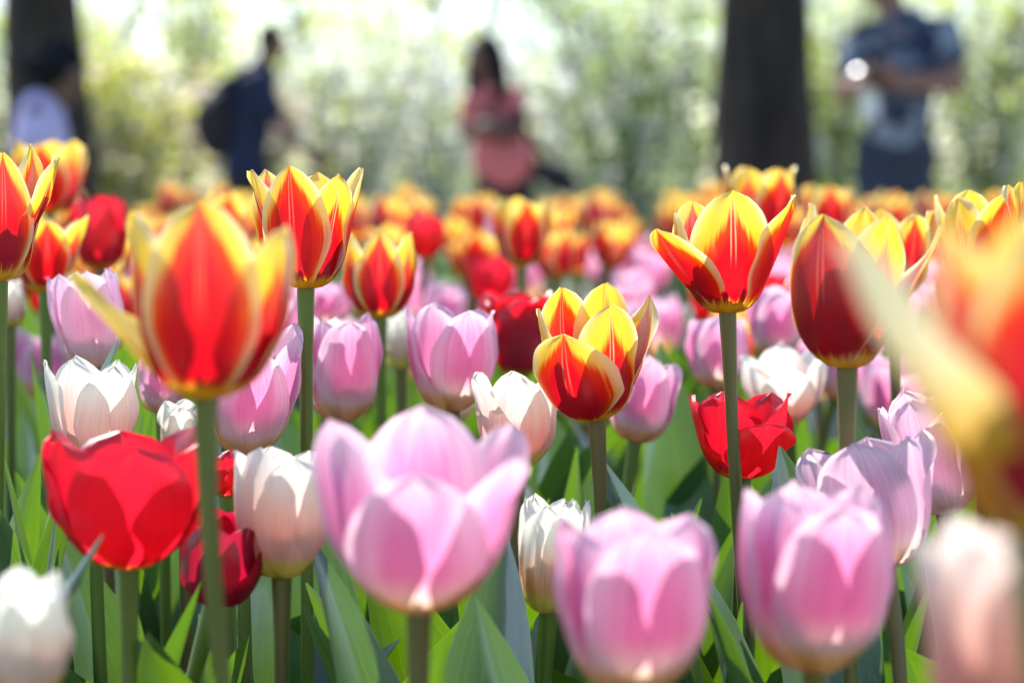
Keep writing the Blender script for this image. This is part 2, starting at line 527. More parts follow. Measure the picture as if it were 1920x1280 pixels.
def big_tree(px, Z, r0, lean, seed, label):
    base = at(px, 335, Z); base.z = GZ
    t = empty('tree', base)
    tag(t, label, 'tree')
    pts, rad = [], []
    for i in range(40):
        s = i / 39.0; z = -0.1 + 5.6 * s
        pts.append((lean * z + 0.03 * math.sin(z * 1.3 + seed), 0.02 * math.sin(z + seed), z))
        rad.append(r0 * (1 - 0.52 * s) * (1 + 0.42 * math.exp(-max(0, z) / 0.45)))
    j = Join(); j.add(tube_np(pts, rad, 40, 0.13, seed)); j.build('trunk', M['bark'], t)
    rng = random.Random(seed)
    ends = []
    lj = Join()
    for k in range(9):
        z0 = rng.uniform(3.4, 5.4); a = k * 2.4 + rng.uniform(-.3, .3); L = rng.uniform(1.3, 2.2)
        p = [Vector((lean * z0, 0, z0))]
        d = Vector((math.cos(a), math.sin(a), 0.55))
        for q in range(1, 7):
            d = (d + Vector((rng.uniform(-.25, .25), rng.uniform(-.25, .25), 0.08))).normalized()
            p.append(p[-1] + d * L / 6)
            if q > 1:
                for _ in range(3): ends.append(p[-1] + Vector((rng.gauss(0, .3), rng.gauss(0, .3), rng.gauss(0, .22))))
        lj.add(tube_np(p, [r0 * 0.34 * (1 - 0.85 * q / 6) for q in range(7)], 8, 0.1, k))
    lj.build('limbs', M['bark'], t)
    leaf_cloud('crown', ends, 26, 0.22, 0.11, seed, M['fresh'], t)
    return t


def shrub(name, x, y, h, w, leaf, flower, nf, seed, label, cat, stems=5, z0=0.25, nleaf=26, lsize=0.085, fsize=0.075):
    """a multi-stemmed shrub or low tree: stems, leaves in clumps, blossom in clumps"""
    rng = random.Random(seed)
    zg = GZ + (0.0 if y < 24 else 0.0016 * (y - 24))
    t = empty(name, (x, y, zg))
    tag(t, label, cat, 'flowering shrubs and trees beyond the path')
    sj = Join(); ends = []
    for k in range(stems):
        a = 2 * math.pi * k / stems + rng.uniform(-.4, .4); out = rng.uniform(0.25, 1.0) * w * 0.5
        top = Vector((math.cos(a) * out, math.sin(a) * out * 0.45, h * rng.uniform(0.75, 1.0)))
        p = []
        for q in range(9):
            s = q / 8
            v = Vector((top.x * s ** 1.3, top.y * s ** 1.3, top.z * s)) + Vector((rng.uniform(-.04, .04), rng.uniform(-.04, .04), 0)) * h * .3
            p.append(v)
        sj.add(tube_np(p, [0.045 * h / 3 * (1 - 0.8 * q / 8) + 0.006 for q in range(9)], 7))
        for q in range(1, 9):
            for b in range(4):
                if p[q].z < 0.06: continue
                aa = rng.uniform(0, 6.28); bl = rng.uniform(0.25, 0.6) * w * 0.42
                e = p[q] + Vector((math.cos(aa) * bl, math.sin(aa) * bl * 0.6, rng.uniform(-.25, .35) * bl))
                sj.add(tube_np([p[q], (p[q] + e) / 2 + Vector((0, 0, .03)), e], [0.012, 0.008, 0.004], 5))
                ends += [e, p[q] * 0.4 + e * 0.6]
    sj.build('stems', M['twig'], t)
    fl = [e for e in ends if rng.random() < nf]
    lf = [e for e in ends if rng.random() < 1.15 - nf]
    if lf: leaf_cloud('foliage', lf, nleaf, 0.125 * w / 2, lsize, seed, M[leaf], t)
    if fl: leaf_cloud('blossom', fl, int(nleaf * 1.0), 0.12 * w / 2, fsize, seed + 1, M[flower], t)
    return t


big_tree(1440, 12.0, 0.262, -0.004, 3, 'dark broad tree trunk beside the man in the printed shirt')
big_tree(84, 13.0, 0.236, 0.012, 8, 'slender dark tree trunk behind the child in lilac')

SHRUBS = [  # px, Z, height, width, leaf, flower, share of flower, label
    (20, 19.0, 2.0, 1.8, 'fresh', 'blossom', .35, 'green shrub with some white blossom, at the far left behind the slender trunk'),
    (235, 18.5, 1.75, 1.9, 'lime', 'rosy', .38, 'yellow-green shrub with pale pink blossom, between the slender trunk and the man in navy'),
    (345, 21.5, 2.5, 2.0, 'lime', 'blossom', .30, 'yellow-green shrub just left of the man in navy'),
    (455, 19.0, 1.42, 1.0, 'fresh', 'rosy', .75, 'low pale pink blossom shrub showing over the shoulder of the man in navy'),
    (640, 19.5, 1.7, 2.0, 'fresh', 'blossom', .72, 'white blossom shrub right of the man in navy'),
    (690, 26.0, 3.1, 2.6, 'lime', 'blossom', .25, 'taller yellow-green shrub behind the white blossom, between navy man and woman'),
    (800, 20.5, 1.8, 1.9, 'fresh', 'blossom', .82, 'dense white blossom shrub left of the woman in coral'),
    (985, 19.0, 1.6, 1.6, 'fresh', 'blossom', .85, 'white blossom shrub close behind the woman in coral'),
    (1080, 23.0, 2.6, 2.0, 'deep', 'blossom', .45, 'mixed white and dark green shrub right of the woman in coral'),
    (1180, 18.5, 2.0, 1.7, 'deep', 'blossom', .40, 'deep green shrub with white flowers, between the woman and the broad trunk'),
    (1290, 20.0, 2.3, 1.9, 'fresh', 'blossom', .42, 'fresh green shrub with white flowers, left edge of the broad trunk'),
    (1440, 22.0, 2.6, 2.4, 'fresh', 'blossom', .30, 'green shrub mostly hidden behind the broad trunk'),
    (1560, 19.0, 2.1, 1.8, 'fresh', 'blossom', .30, 'light green shrub between the broad trunk and the man in the printed shirt'),
    (1720, 20.5, 2.3, 2.0, 'fresh', 'blossom', .38, 'light green flecked shrub behind the man in the printed shirt'),
    (1855, 18.5, 2.1, 1.9, 'fresh', 'blossom', .45, 'shrub flecked with white, right of the man in the printed shirt'),
    (1990, 21.0, 2.4, 2.2, 'fresh', 'blossom', .40, 'white flecked shrub at the far right edge'),
    (150, 30.0, 3.0, 3.4, 'fresh', 'blossom', .55, 'distant pale flowering tree left, far behind the pink shrub'),
    (480, 31.0, 2.7, 3.6, 'fresh', 'blossom', .60, 'distant pale flowering tree behind the head of the man in navy'),
    (870, 33.0, 3.0, 3.8, 'fresh', 'blossom', .80, 'distant white flowering tree behind the head of the woman'),
    (1180, 31.0, 3.2, 3.6, 'deep', 'blossom', .65, 'distant white flowering tree left of the broad trunk'),
    (1560, 32.0, 3.6, 3.8, 'fresh', 'blossom', .45, 'distant green flowering tree between the broad trunk and the printed shirt'),
    (1900, 30.0, 3.5, 3.6, 'fresh', 'blossom', .45, 'distant green flowering tree at the right behind the flecked shrubs'),
]
for k, (px, Z, h) in enumerate(((-330, 19.5, 2.2), (-560, 20.5, 2.5), (-800, 19.0, 2.1), (-1050, 21.0, 2.4), (2230, 19.5, 2.3), (2460, 20.5, 2.5), (2700, 19.0, 2.2), (2950, 21.0, 2.4))):
    SHRUBS.append((px, Z, h, 2.2, 'fresh', 'blossom', .38, 'flowering shrub continuing the hedge line beyond the %s edge of the view' % ('left' if px < 0 else 'right')))
for i, (px, Z, h, w, lf, fl, nf, lab) in enumerate(SHRUBS):
    p = at(px, 335, Z)
    far = Z > 28
    shrub('flowering_tree' if far else 'flowering_shrub', p.x, p.y, h * (1.55 if far else 1.1), w, lf, fl, min(.92, nf + (.18 if far else .10)), 40 + i, lab, 'tree' if far else 'shrub',
          stems=6 if far else 5, nleaf=6 if far else 8, lsize=0.12 if far else 0.085, fsize=0.11 if far else 0.075)


# ================================================================== PEOPLE
def ellipsoid(c, r, nu=10, nv=14, rot=None):
    co = []
    for i in range(nu):
        th = math.pi * (i + 0.5) / nu
        for j in range(nv):
            ph = 2 * math.pi * j / nv
            v = Vector((r[0] * math.sin(th) * math.cos(ph), r[1] * math.sin(th) * math.sin(ph), -r[2] * math.cos(th)))
            if rot is not None: v = rot @ v
            co.append(tuple(Vector(c) + v))
    f = grid_faces(nu, nv, wrap=True)
    n = len(co)
    top = Vector(c) + ((rot @ Vector((0, 0, r[2]))) if rot is not None else Vector((0, 0, r[2])))
    bot = Vector(c) - (top - Vector(c))
    co += [tuple(top), tuple(bot)]
    for j in range(nv):
        a, b = (nu - 1) * nv + j, (nu - 1) * nv + (j + 1) % nv
        f.append((a, b, n, n)); f.append(((j + 1) % nv, j, n + 1, n + 1))
    return co, f


class Flesh:
    """limbs and masses that are fused into one continuous surface"""
    def __init__(self): self.bm = bmesh.new()

    def _add(self, co, f):
        vs = [self.bm.verts.new(c) for c in co]
        for q in f:
            q2 = []
            for i in q:
                if vs[i] not in q2: q2.append(vs[i])
            if len(q2) > 2:
                try: self.bm.faces.new(q2)
                except ValueError: pass

    def ball(self, c, r, rot=None): self._add(*ellipsoid(c, r, rot=rot))

    def limb(self, pts, radii, flat=1.0):
        pts = [Vector(p) for p in pts]
        for (a, b, ra, rb) in zip(pts[:-1], pts[1:], radii[:-1], radii[1:]):
            n = max(2, int((b - a).length / 0.05))
            seq = [a.lerp(b, i / n) for i in range(n + 1)]
            rr = [ra + (rb - ra) * i / n for i in range(n + 1)]
            co, f = tube_np(seq, rr, 12)
            m = len(co)
            co += [tuple(a), tuple(b)]
            for j in range(12):
                f.append(((j + 1) % 12, j, m, m)); k = n * 12
                f.append((k + j, k + (j + 1) % 12, m + 1, m + 1))
            self._add(co, f)
        for p, r in zip(pts, radii): self.ball(p, (r, r, r))

    def build(self, name, mat, parent, voxel=0.010, smooth=6):
        bmesh.ops.recalc_face_normals(self.bm, faces=self.bm.faces)
        me = bpy.data.meshes.new(name + '_raw'); self.bm.to_mesh(me); self.bm.free()
        tmp = bpy.data.objects.new(name + '_raw', me); COL.objects.link(tmp)
        m = tmp.modifiers.new('r', 'REMESH'); m.mode = 'VOXEL'; m.voxel_size = voxel
        s = tmp.modifiers.new('s', 'SMOOTH'); s.iterations = smooth; s.factor = 0.5
        dg = bpy.context.evaluated_depsgraph_get()
        out = bpy.data.meshes.new_from_object(tmp.evaluated_get(dg))
        bpy.data.objects.remove(tmp); bpy.data.meshes.remove(me)
        out.name = name
        out.polygons.foreach_set('use_smooth', np.ones(len(out.polygons), dtype=bool))
        out.materials.clear()
        return mesh_obj(name, out, parent, mat)


class Figure:
    """joints are given as photograph pixels at the person's distance, plus a step nearer (-) or farther (+)"""
    def __init__(self, px, Z, label, extra=None):
        self.Z = Z
        b = at(px, 335, Z); self.base = Vector((b.x, b.y, GZ))
        self.t = empty('person', self.base)
        tag(self.t, label, 'person', 'visitors walking behind the flower bed')

    def p(self, px, py, dy=0.0):
        q = at(px, py, self.Z); return Vector((q.x, self.base.y + dy, q.z)) - self.base

    def g(self, px, z, dy=0.0):
        q = at(px, 335, self.Z); return Vector((q.x - self.base.x, dy, z))


def head(fl, c, s, look):
    """skull, jaw, nose, brow, ears on one flesh; look is the direction of the face"""
    f = Vector(look).normalized(); up = Vector((0, 0, 1)); r = f.cross(up).normalized()
    up = r.cross(f)
    rot = Matrix((r, f, up)).transposed()
    fl.ball(c + f * -0.010 * s + up * 0.02 * s, (0.074 * s, 0.095 * s, 0.098 * s), rot)
    fl.ball(c + f * 0.025 * s - up * 0.045 * s, (0.058 * s, 0.066 * s, 0.072 * s), rot)
    fl.ball(c + f * 0.062 * s - up * 0.088 * s, (0.026 * s, 0.026 * s, 0.024 * s), rot)
    fl.limb([c + f * 0.082 * s + up * 0.018 * s, c + f * 0.112 * s - up * 0.022 * s], [0.010 * s, 0.015 * s])
    for q in (-1, 1):
        fl.ball(c + r * q * 0.076 * s - f * 0.005 * s - up * 0.005 * s, (0.012 * s, 0.022 * s, 0.033 * s), rot)
        fl.ball(c + r * q * 0.030 * s + f * 0.078 * s + up * 0.022 * s, (0.026 * s, 0.014 * s, 0.012 * s), rot)
        fl.ball(c + r * q * 0.036 * s + f * 0.064 * s - up * 0.030 * s, (0.022 * s, 0.022 * s, 0.020 * s), rot)
    return f, r, up, rot


def face_parts(t, c, s, fr):
    f, r, up, rot = fr
    for q in (-1, 1):
        co, fc = ellipsoid(c + r * q * 0.032 * s + f * 0.080 * s + up * 0.004 * s, (0.014 * s, 0.008 * s, 0.008 * s), 6, 8, rot)
        mesh_obj('eye', mesh_np('eye', co, fc, mat=M['eye']), t)
    co, fc = ellipsoid(c + f * 0.088 * s - up * 0.055 * s, (0.026 * s, 0.010 * s, 0.010 * s), 6, 10, rot)
    mesh_obj('mouth', mesh_np('mouth', co, fc, mat=M['lip']), t)


def hand(fl, w, d, palm, s=1.0, curl=0.5):
    """wrist w, direction d; palm normal; five fingers, each bent at its knuckle, thumb from the side"""
    d = Vector(d).normalized(); pn = Vector(palm); pn = (pn - d * pn.dot(d)).normalized(); sd = d.cross(pn)
    fl.limb([w, w + d * 0.035 * s], [0.026 * s, 0.030 * s])
    fl.ball(w + d * 0.055 * s, (0.036 * s, 0.044 * s, 0.022 * s), Matrix((sd, d, pn)).transposed())
    for k, (o, L) in enumerate(((-0.027, 0.066), (-0.009, 0.076), (0.009, 0.072), (0.027, 0.056))):
        a = w + d * 0.085 * s + sd * o * s
        b = a + (d + pn * curl * 0.5).normalized() * L * 0.5 * s
        c = b + (d + pn * curl * 1.6).normalized() * L * 0.5 * s
        fl.limb([a - d * 0.02 * s, a, b, c], [0.0105 * s, 0.0105 * s, 0.0095 * s, 0.008 * s])
    a = w + d * 0.03 * s + sd * 0.030 * s
    b = a + (d * 0.6 + sd * 0.8).normalized() * 0.034 * s
    fl.limb([a, b, b + (d + pn * 0.5).normalized() * 0.030 * s], [0.014 * s, 0.012 * s, 0.009 * s])


def shoe_pair(t, feet, face, mat='shoe'):
    f = Vector((face[0], face[1], 0)).normalized()
    rot = Matrix((f.cross(Vector((0, 0, 1))), f, Vector((0, 0, 1)))).transposed()
    for q in feet:
        fl = Flesh()
        fl.ball(q + Vector((0, 0, 0.045)) + f * 0.06, (0.046, 0.13, 0.042), rot)
        fl.ball(q + Vector((0, 0, 0.065)) - f * 0.02, (0.042, 0.055, 0.060), rot)
        fl.build('shoe', M[mat], t, 0.012, 3)


# --- child in lilac, seen from the side, head turned to the right
def child():
    F = Figure(85, 9.0, 'child with dark curly hair in a lilac shirt, facing right by the slender trunk')
    t = F.t
    hc = F.p(112, 146); sh = F.p(78, 212); hip = F.p(80, 395)
    fl = Flesh()
    fr = head(fl, hc, 0.93, (0.93, -0.30, -0.08))
    fl.limb([hc + Vector((-0.02, 0.01, -0.06)), F.p(88, 205)], [0.042, 0.046])
    fl.limb([sh, F.p(78, 300), hip], [0.075, 0.085, 0.09])
    for s in (-1, 1):
        el = F.p(72 + 4 * s, 300, 0.12 * s); wr = F.p(112 + 6 * s, 372, 0.13 * s)
        fl.limb([sh + Vector((0, 0.10 * s, 0)), el, wr], [0.040, 0.034, 0.024])
        hand(fl, wr, wr - el, Vector((0, -s, 0.2)), 0.75)
        fl.limb([hip + Vector((0, 0.055 * s, 0)), F.g(86 + 8 * s, 0.36, 0.06 * s), F.g(80 + 10 * s, 0.07, 0.06 * s)], [0.072, 0.052, 0.036])
    fl.build('body', M['skin'], t, 0.009)
    face_parts(t, hc, 0.93, fr)
    fl = Flesh()
    fl.limb([sh + Vector((0, 0, 0.0)), F.p(77, 260), F.p(80, 402)], [0.088, 0.108, 0.112])
    for s in (-1, 1):
        fl.limb([sh + Vector((0, 0.075 * s, -0.01)), F.p(72, 262, 0.115 * s)], [0.062, 0.056])
    fl.build('shirt', M['lilac'], t, 0.012)
    fl = Flesh()
    for s in (-1, 1):
        fl.limb([hip + Vector((0, 0.05 * s, 0)), F.g(86 + 8 * s, 0.36, 0.06 * s), F.g(80 + 10 * s, 0.10, 0.06 * s)], [0.092, 0.070, 0.052])
    fl.ball(hip + Vector((0, 0, -0.02)), (0.12, 0.12, 0.11))
    fl.build('trousers', M['denim'], t, 0.012)
    rng = random.Random(4); fl = Flesh()
    for _ in range(70):
        a, b = rng.uniform(0, 6.28), rng.uniform(-0.35, 1.57)
        d = Vector((math.cos(a) * math.cos(b), math.sin(a) * math.cos(b), math.sin(b)))
        if d.x > 0.60 and d.z < 0.30: continue
        c = hc + Vector((-0.018, 0, 0.03)) + Vector((d.x * 0.104, d.y * 0.098, d.z * 0.100))
        r = rng.uniform(0.018, 0.030); fl.ball(c, (r, r, r))
    fl.ball(hc + Vector((-0.022, 0, 0.035)), (0.100, 0.095, 0.095))
    fl.build('hair', M['hair'], t, 0.010, 2)
    shoe_pair(t, [F.g(70, 0, -0.06), F.g(92, 0, 0.06)], (1, -0.1))


# --- man in navy, striding to the right with a rucksack
def navy_man():
    F = Figure(470, 16.0, 'man in navy T-shirt with dark rucksack, striding right with one arm reaching down')
    t = F.t
    hc = F.p(513, 80)
    neck = F.p(497, 122); sh = F.p(478, 148); waist = F.p(462, 285); hip = F.p(462, 345)
    fl = Flesh()
    fr = head(fl, hc, 0.95, (0.80, 0.45, -0.15))
    fl.limb([hc + Vector((-0.03, 0, -0.06)), neck], [0.056, 0.066])
    fl.limb([sh, waist, hip], [0.12, 0.12, 0.13])
    el = F.p(528, 232, -0.12); wr = F.p(588, 296, -0.16)
    fl.limb([F.p(492, 150, -0.16), el, wr], [0.060, 0.048, 0.034])
    hand(fl, wr, wr - el, Vector((-0.3, 0.6, 0.4)), 1.0)
    el2 = F.p(420, 245, 0.22); wr2 = F.p(446, 320, 0.24)
    fl.limb([F.p(452, 152, 0.18), el2, wr2], [0.060, 0.048, 0.034])
    hand(fl, wr2, wr2 - el2, Vector((0.3, -0.6, 0.4)), 1.0)
    kn = (F.g(498, 0.50, -0.09), F.g(462, 0.48, 0.09)); an = (F.g(520, 0.09, -0.09), F.g(405, 0.12, 0.09))
    for k, s in ((0, -1), (1, 1)):
        fl.limb([hip + Vector((0, 0.09 * s, 0)), kn[k], an[k]], [0.095, 0.065, 0.043])
    fl.build('body', M['skin'], t, 0.009)
    face_parts(t, hc, 0.95, fr)
    fl = Flesh()
    fl.limb([F.p(488, 146), F.p(472, 200), waist, F.p(462, 352)], [0.125, 0.150, 0.150, 0.155])
    fl.ball(F.p(478, 160, -0.1), (0.11, 0.12, 0.09)); fl.ball(F.p(465, 165, 0.1), (0.11, 0.12, 0.09))
    fl.limb([F.p(492, 156, -0.16), F.p(515, 208, -0.14)], [0.088, 0.078])
    fl.limb([F.p(452, 158, 0.18), F.p(434, 212, 0.21)], [0.088, 0.078])
    fl.build('shirt', M['navy'], t, 0.012)
    fl = Flesh()
    for k, s in ((0, -1), (1, 1)):
        fl.limb([hip + Vector((0, 0.08 * s, -0.01)), kn[k], an[k] + Vector((0, 0, 0.03))], [0.122, 0.085, 0.066])
    fl.ball(hip + Vector((0, 0, -0.02)), (0.12, 0.12, 0.11))
    fl.build('trousers', M['black'], t, 0.012)
    fl = Flesh()
    fl.ball(hc + Vector((-0.022, -0.005, 0.035)), (0.083, 0.082, 0.085))
    fl.ball(hc + Vector((-0.055, -0.01, -0.01)), (0.050, 0.066, 0.060))
    fl.build('hair', M['hair'], t, 0.010, 2)
    shoe_pair(t, [F.g(520, 0, -0.09), F.g(405, 0.03, 0.09)], (1, 0.2))
    # rucksack on his back: worn, yet a thing of its own
    bag = empty('rucksack', F.base + F.p(420, 200))
    tag(bag, 'dark rucksack worn on the back of the man in navy', 'rucksack')
    o0 = F.base - (F.base + F.p(420, 200))
    fl = Flesh()
    fl.limb([o0 + F.p(430, 165), o0 + F.p(412, 205), o0 + F.p(408, 262)], [0.085, 0.125, 0.125])
    fl.ball(o0 + F.p(414, 225, -0.06), (0.11, 0.13, 0.19)); fl.ball(o0 + F.p(414, 225, 0.06), (0.11, 0.13, 0.19))
    fl.build('pack', M['black'], bag, 0.014)
    fl = Flesh(); fl.ball(o0 + F.p(378, 230), (0.05, 0.13, 0.14)); fl.build('pocket', M['brownbag'], bag, 0.012)
    for s in (-1, 1):
        j = Join(); j.add(tube_np([o0 + F.p(432, 152, 0.1 * s), o0 + F.p(466, 132, 0.11 * s), o0 + F.p(502, 158, 0.12 * s), o0 + F.p(500, 215, 0.12 * s), o0 + F.p(452, 268, 0.13 * s)], [0.022] * 5, 8))
        j.build('strap', M['black'], bag)


# --- woman in coral with long dark hair, holding something before her
def woman():
    F = Figure(930, 14.4, 'woman with long dark hair in a coral top, arms folded in front of her')
    t = F.t
    hc = F.p(906, 108)
    neck = F.p(915, 160); sh = F.p(925, 185); waist = F.p(930, 275); hip = F.p(945, 330)
    fl = Flesh()
    fr = head(fl, hc, 1.0, (-0.55, -0.80, -0.22))
    fl.limb([hc + Vector((0.02, 0.01, -0.07)), neck], [0.050, 0.055])
    fl.limb([sh, waist, hip], [0.105, 0.11, 0.125])
    elr = F.p(972, 250, -0.10); wrr = F.p(935, 238, -0.28)
    fl.limb([F.p(962, 178, -0.03), elr, wrr], [0.050, 0.042, 0.030])
    hand(fl, wrr, Vector((-0.9, -0.2, 0.1)), Vector((0, 0.5, -0.5)), 0.92)
    ell = F.p(876, 255, -0.06); wrl = F.p(915, 246, -0.27)
    fl.limb([F.p(884, 186, -0.03), ell, wrl], [0.050, 0.042, 0.030])
    hand(fl, wrl, Vector((0.9, -0.2, 0.05)), Vector((0, 0.5, -0.5)), 0.92)
    kn = (F.g(915, 0.46, -0.05), F.g(958, 0.47, 0.03)); an = (F.g(905, 0.08, -0.02), F.g(968, 0.08, 0.10))
    for k, s in ((0, -1), (1, 1)):
        fl.limb([hip + Vector((0.08 * s, 0, -0.04)), kn[k], an[k]], [0.088, 0.060, 0.040])
    fl.build('body', M['skin'], t, 0.009)
    face_parts(t, hc, 1.0, fr)
    fl = Flesh()
    fl.limb([F.p(924, 184), F.p(924, 230), waist, F.p(948, 300), F.p(946, 314)], [0.108, 0.128, 0.138, 0.160, 0.160])
    fl.ball(F.p(972, 290), (0.10, 0.12, 0.12)); fl.ball(F.p(905, 300), (0.07, 0.1, 0.12))
    fl.limb([F.p(962, 184, -0.03), F.p(971, 226, -0.07)], [0.070, 0.062])
    fl.limb([F.p(886, 192, -0.03), F.p(880, 232, -0.05)], [0.070, 0.062])
    fl.build('top', M['coral'], t, 0.012)
    fl = Flesh()
    for k, s in ((0, -1), (1, 1)):
        fl.limb([hip + Vector((0.07 * s, 0, -0.06)), kn[k], an[k]], [0.108, 0.078, 0.058])
    fl.ball(hip + Vector((0, 0, -0.02)), (0.12, 0.12, 0.11))
    fl.build('trousers', M['black'], t, 0.012)
    fl = Flesh()
    fl.ball(hc + Vector((0.018, 0.018, 0.035)), (0.100, 0.105, 0.105))
    fl.limb([hc + Vector((0.075, -0.01, 0.0)), F.p(934, 140, -0.03), F.p(938, 178, -0.05), F.p(925, 195, -0.13)], [0.060, 0.062, 0.055, 0.025])
    fl.limb([hc + Vector((-0.045, 0.06, 0.0)), F.p(888, 150, 0.02), F.p(886, 186, -0.06)], [0.055, 0.052, 0.030])
    fl.build('hair', M['hair'], t, 0.010, 3)
    shoe_pair(t, [F.g(905, 0, -0.02), F.g(968, 0, 0.10)], (-0.5, -0.8))
    # scarf over the arms and shoulder bag behind the hip
    bag = empty('shoulder_bag', F.base + F.p(1040, 325))
    tag(bag, 'black shoulder bag hanging beside the hip of the woman in coral', 'bag')
    o0 = -F.p(1040, 325)
    fl = Flesh(); fl.limb([o0 + F.p(1005, 318, 0.02), o0 + F.p(1045, 332, 0.02), o0 + F.p(1066, 348, 0.02)], [0.06, 0.085, 0.065])
    fl.build('pouch', M['black'], bag, 0.012)
    j = Join(); j.add(tube_np([o0 + F.p(1010, 312, 0.0), o0 + F.p(985, 240, -0.02), o0 + F.p(950, 172, 0.0), o0 + F.p(955, 190, 0.15), o0 + F.p(1040, 318, 0.06)], [0.014] * 5, 8))
    j.build('strap', M['black'], bag)
    sc = empty('brown_shawl', F.base + F.p(940, 245))
    tag(sc, 'dark brown shawl folded over the arms of the woman in coral', 'shawl')
    o0 = -F.p(940, 245)
    fl = Flesh(); fl.limb([o0 + F.p(905, 222, -0.17), o0 + F.p(940, 248, -0.20), o0 + F.p(972, 232, -0.16), o0 + F.p(975, 212, -0.12)], [0.04, 0.07, 0.055, 0.035])
    fl.build('cloth', M['brownbag'], sc, 0.012)


# --- man in the printed shirt, head above the frame, looking down at what he holds
def printed_man():
    F = Figure(1680, 11.0, 'man in a blue printed T-shirt and dark jeans, both hands held at his waist')
    t = F.t
    hc = F.p(1650, -38)
    neck = F.p(1668, 24); sh = F.p(1690, 70); waist = F.p(1682, 230); hip = F.p(1678, 300)
    fl = Flesh()
    fr = head(fl, hc, 1.05, (-0.80, -0.50, -0.30))
    fl.limb([hc + Vector((0.03, 0.02, -0.05)), neck + Vector((0.01, 0, -0.03))], [0.062, 0.072])
    fl.limb([sh, waist, hip], [0.13, 0.12, 0.13])
    elr = F.p(1782, 158, -0.10); wrr = F.p(1640, 158, -0.33)
    fl.limb([F.p(1762, 72, -0.05), elr, wrr], [0.066, 0.052, 0.034])
    hand(fl, wrr, Vector((-0.95, -0.25, 0.05)), Vector((0, 0.4, -0.6)), 1.05)
    ell = F.p(1578, 178, -0.06); wrl = F.p(1596, 150, -0.32)
    fl.limb([F.p(1610, 84, -0.02), ell, wrl], [0.060, 0.048, 0.034])
    hand(fl, wrl, Vector((0.75, -0.5, 0.1)), Vector((0.2, 0.4, 0.6)), 1.05)
    kn = (F.g(1640, 0.50, -0.06), F.g(1705, 0.50, 0.02)); an = (F.g(1632, 0.09, -0.02), F.g(1712, 0.09, 0.06))
    for k, s in ((0, -1), (1, 1)):
        fl.limb([hip + Vector((0.085 * s, 0, -0.02)), kn[k], an[k]], [0.100, 0.068, 0.045])
    fl.build('body', M['skin2'], t, 0.009)
    face_parts(t, hc, 1.05, fr)
    fl = Flesh()
    fl.limb([F.p(1692, 66), F.p(1690, 130), F.p(1684, 225), F.p(1680, 262)], [0.130, 0.165, 0.148, 0.150])
    fl.ball(F.p(1640, 70), (0.11, 0.11, 0.08)); fl.ball(F.p(1735, 66), (0.12, 0.11, 0.085))
    fl.limb([F.p(1762, 70, -0.05), F.p(1772, 106, -0.07)], [0.090, 0.082])
    fl.limb([F.p(1612, 84, -0.02), F.p(1594, 122, -0.04)], [0.084, 0.078])
    fl.build('shirt', M['print'], t, 0.012)
    fl = Flesh()
    for k, s in ((0, -1), (1, 1)):
        fl.limb([hip + Vector((0.075 * s, 0, 0.02)), kn[k], an[k]], [0.120, 0.092, 0.070])
    fl.ball(hip + Vector((0, 0, 0.03)), (0.175, 0.150, 0.12)); fl.ball(hip + Vector((0, 0, -0.06)), (0.12, 0.13, 0.12))
    fl.build('jeans', M['denim'], t, 0.012)
    fl = Flesh()
    fl.ball(hc + Vector((0.012, 0.008, 0.045)), (0.094, 0.096, 0.088)); fl.ball(hc + Vector((0.06, 0.03, 0.0)), (0.05, 0.06, 0.06))
    fl.build('hair', M['hair'], t, 0.010, 2)
    shoe_pair(t, [F.g(1630, 0, -0.04), F.g(1712, 0, 0.04)], (-0.6, -0.7))
    # wrist watch, phone, folded paper: things he wears and holds
    w = empty('wrist_watch', F.base + wrl)
    tag(w, 'shiny steel watch glinting on the wrist of the man in the printed shirt', 'watch')
    ax = (ell - wrl).normalized(); n = ax.orthogonal().normalized(); b = ax.cross(n)
    ring = [ax * 0.03 + (n * math.cos(a) + b * math.sin(a)) * 0.041 for a in [2 * math.pi * i / 20 for i in range(21)]]
    j = Join(); j.add(tube_np(ring, [0.007] * 21, 8)); j.build('band', M['steel'], w)
    wc = F.base + wrl + ax * 0.03
    nrm = (to_sun.normalized() + (Vector((0, 0, CAM_H)) - wc).normalized()).normalized()      # the face catches the sun
    s1 = nrm.orthogonal().normalized(); s2 = nrm.cross(s1)
    rings = [(0.000, 0.0195), (0.009, 0.0195), (0.011, 0.0175), (0.0112, 0.010), (0.0113, 0.0005)]
    co = [tuple(ax * 0.03 + nrm * (0.036 + h) + (s1 * math.cos(a) + s2 * math.sin(a)) * r) for h, r in rings for a in [2 * math.pi * i / 24 for i in range(24)]]
    mesh_obj('case', mesh_np('case', co, grid_faces(5, 24, wrap=True), mat=NT('brushed_watch_steel').plain((0.85, 0.84, 0.86), 0.55, metallic=1.0)), w)
    ph = empty('mobile_phone', F.base + F.p(1615, 150, -0.37))
    tag(ph, 'dark mobile phone held in the hands of the man in the printed shirt', 'phone')
    bm = bmesh.new(); bmesh.ops.create_cube(bm, size=1.0)
    bmesh.ops.scale(bm, vec=(0.072, 0.009, 0.145), verts=bm.verts); bmesh.ops.bevel(bm, geom=bm.edges[:], offset=0.003, segments=2, affect='EDGES')
    bmesh.ops.rotate(bm, cent=(0, 0, 0), matrix=Matrix.Rotation(R(-55), 3, 'X'), verts=bm.verts)
    me = bpy.data.meshes.new('casing'); bm.to_mesh(me); bm.free(); mesh_obj('casing', me, ph, M['phone'])
    pa = empty('folded_paper', F.base + F.p(1606, 178, -0.33))
    tag(pa, 'folded white leaflet hanging from the hand of the man in the printed shirt', 'leaflet')
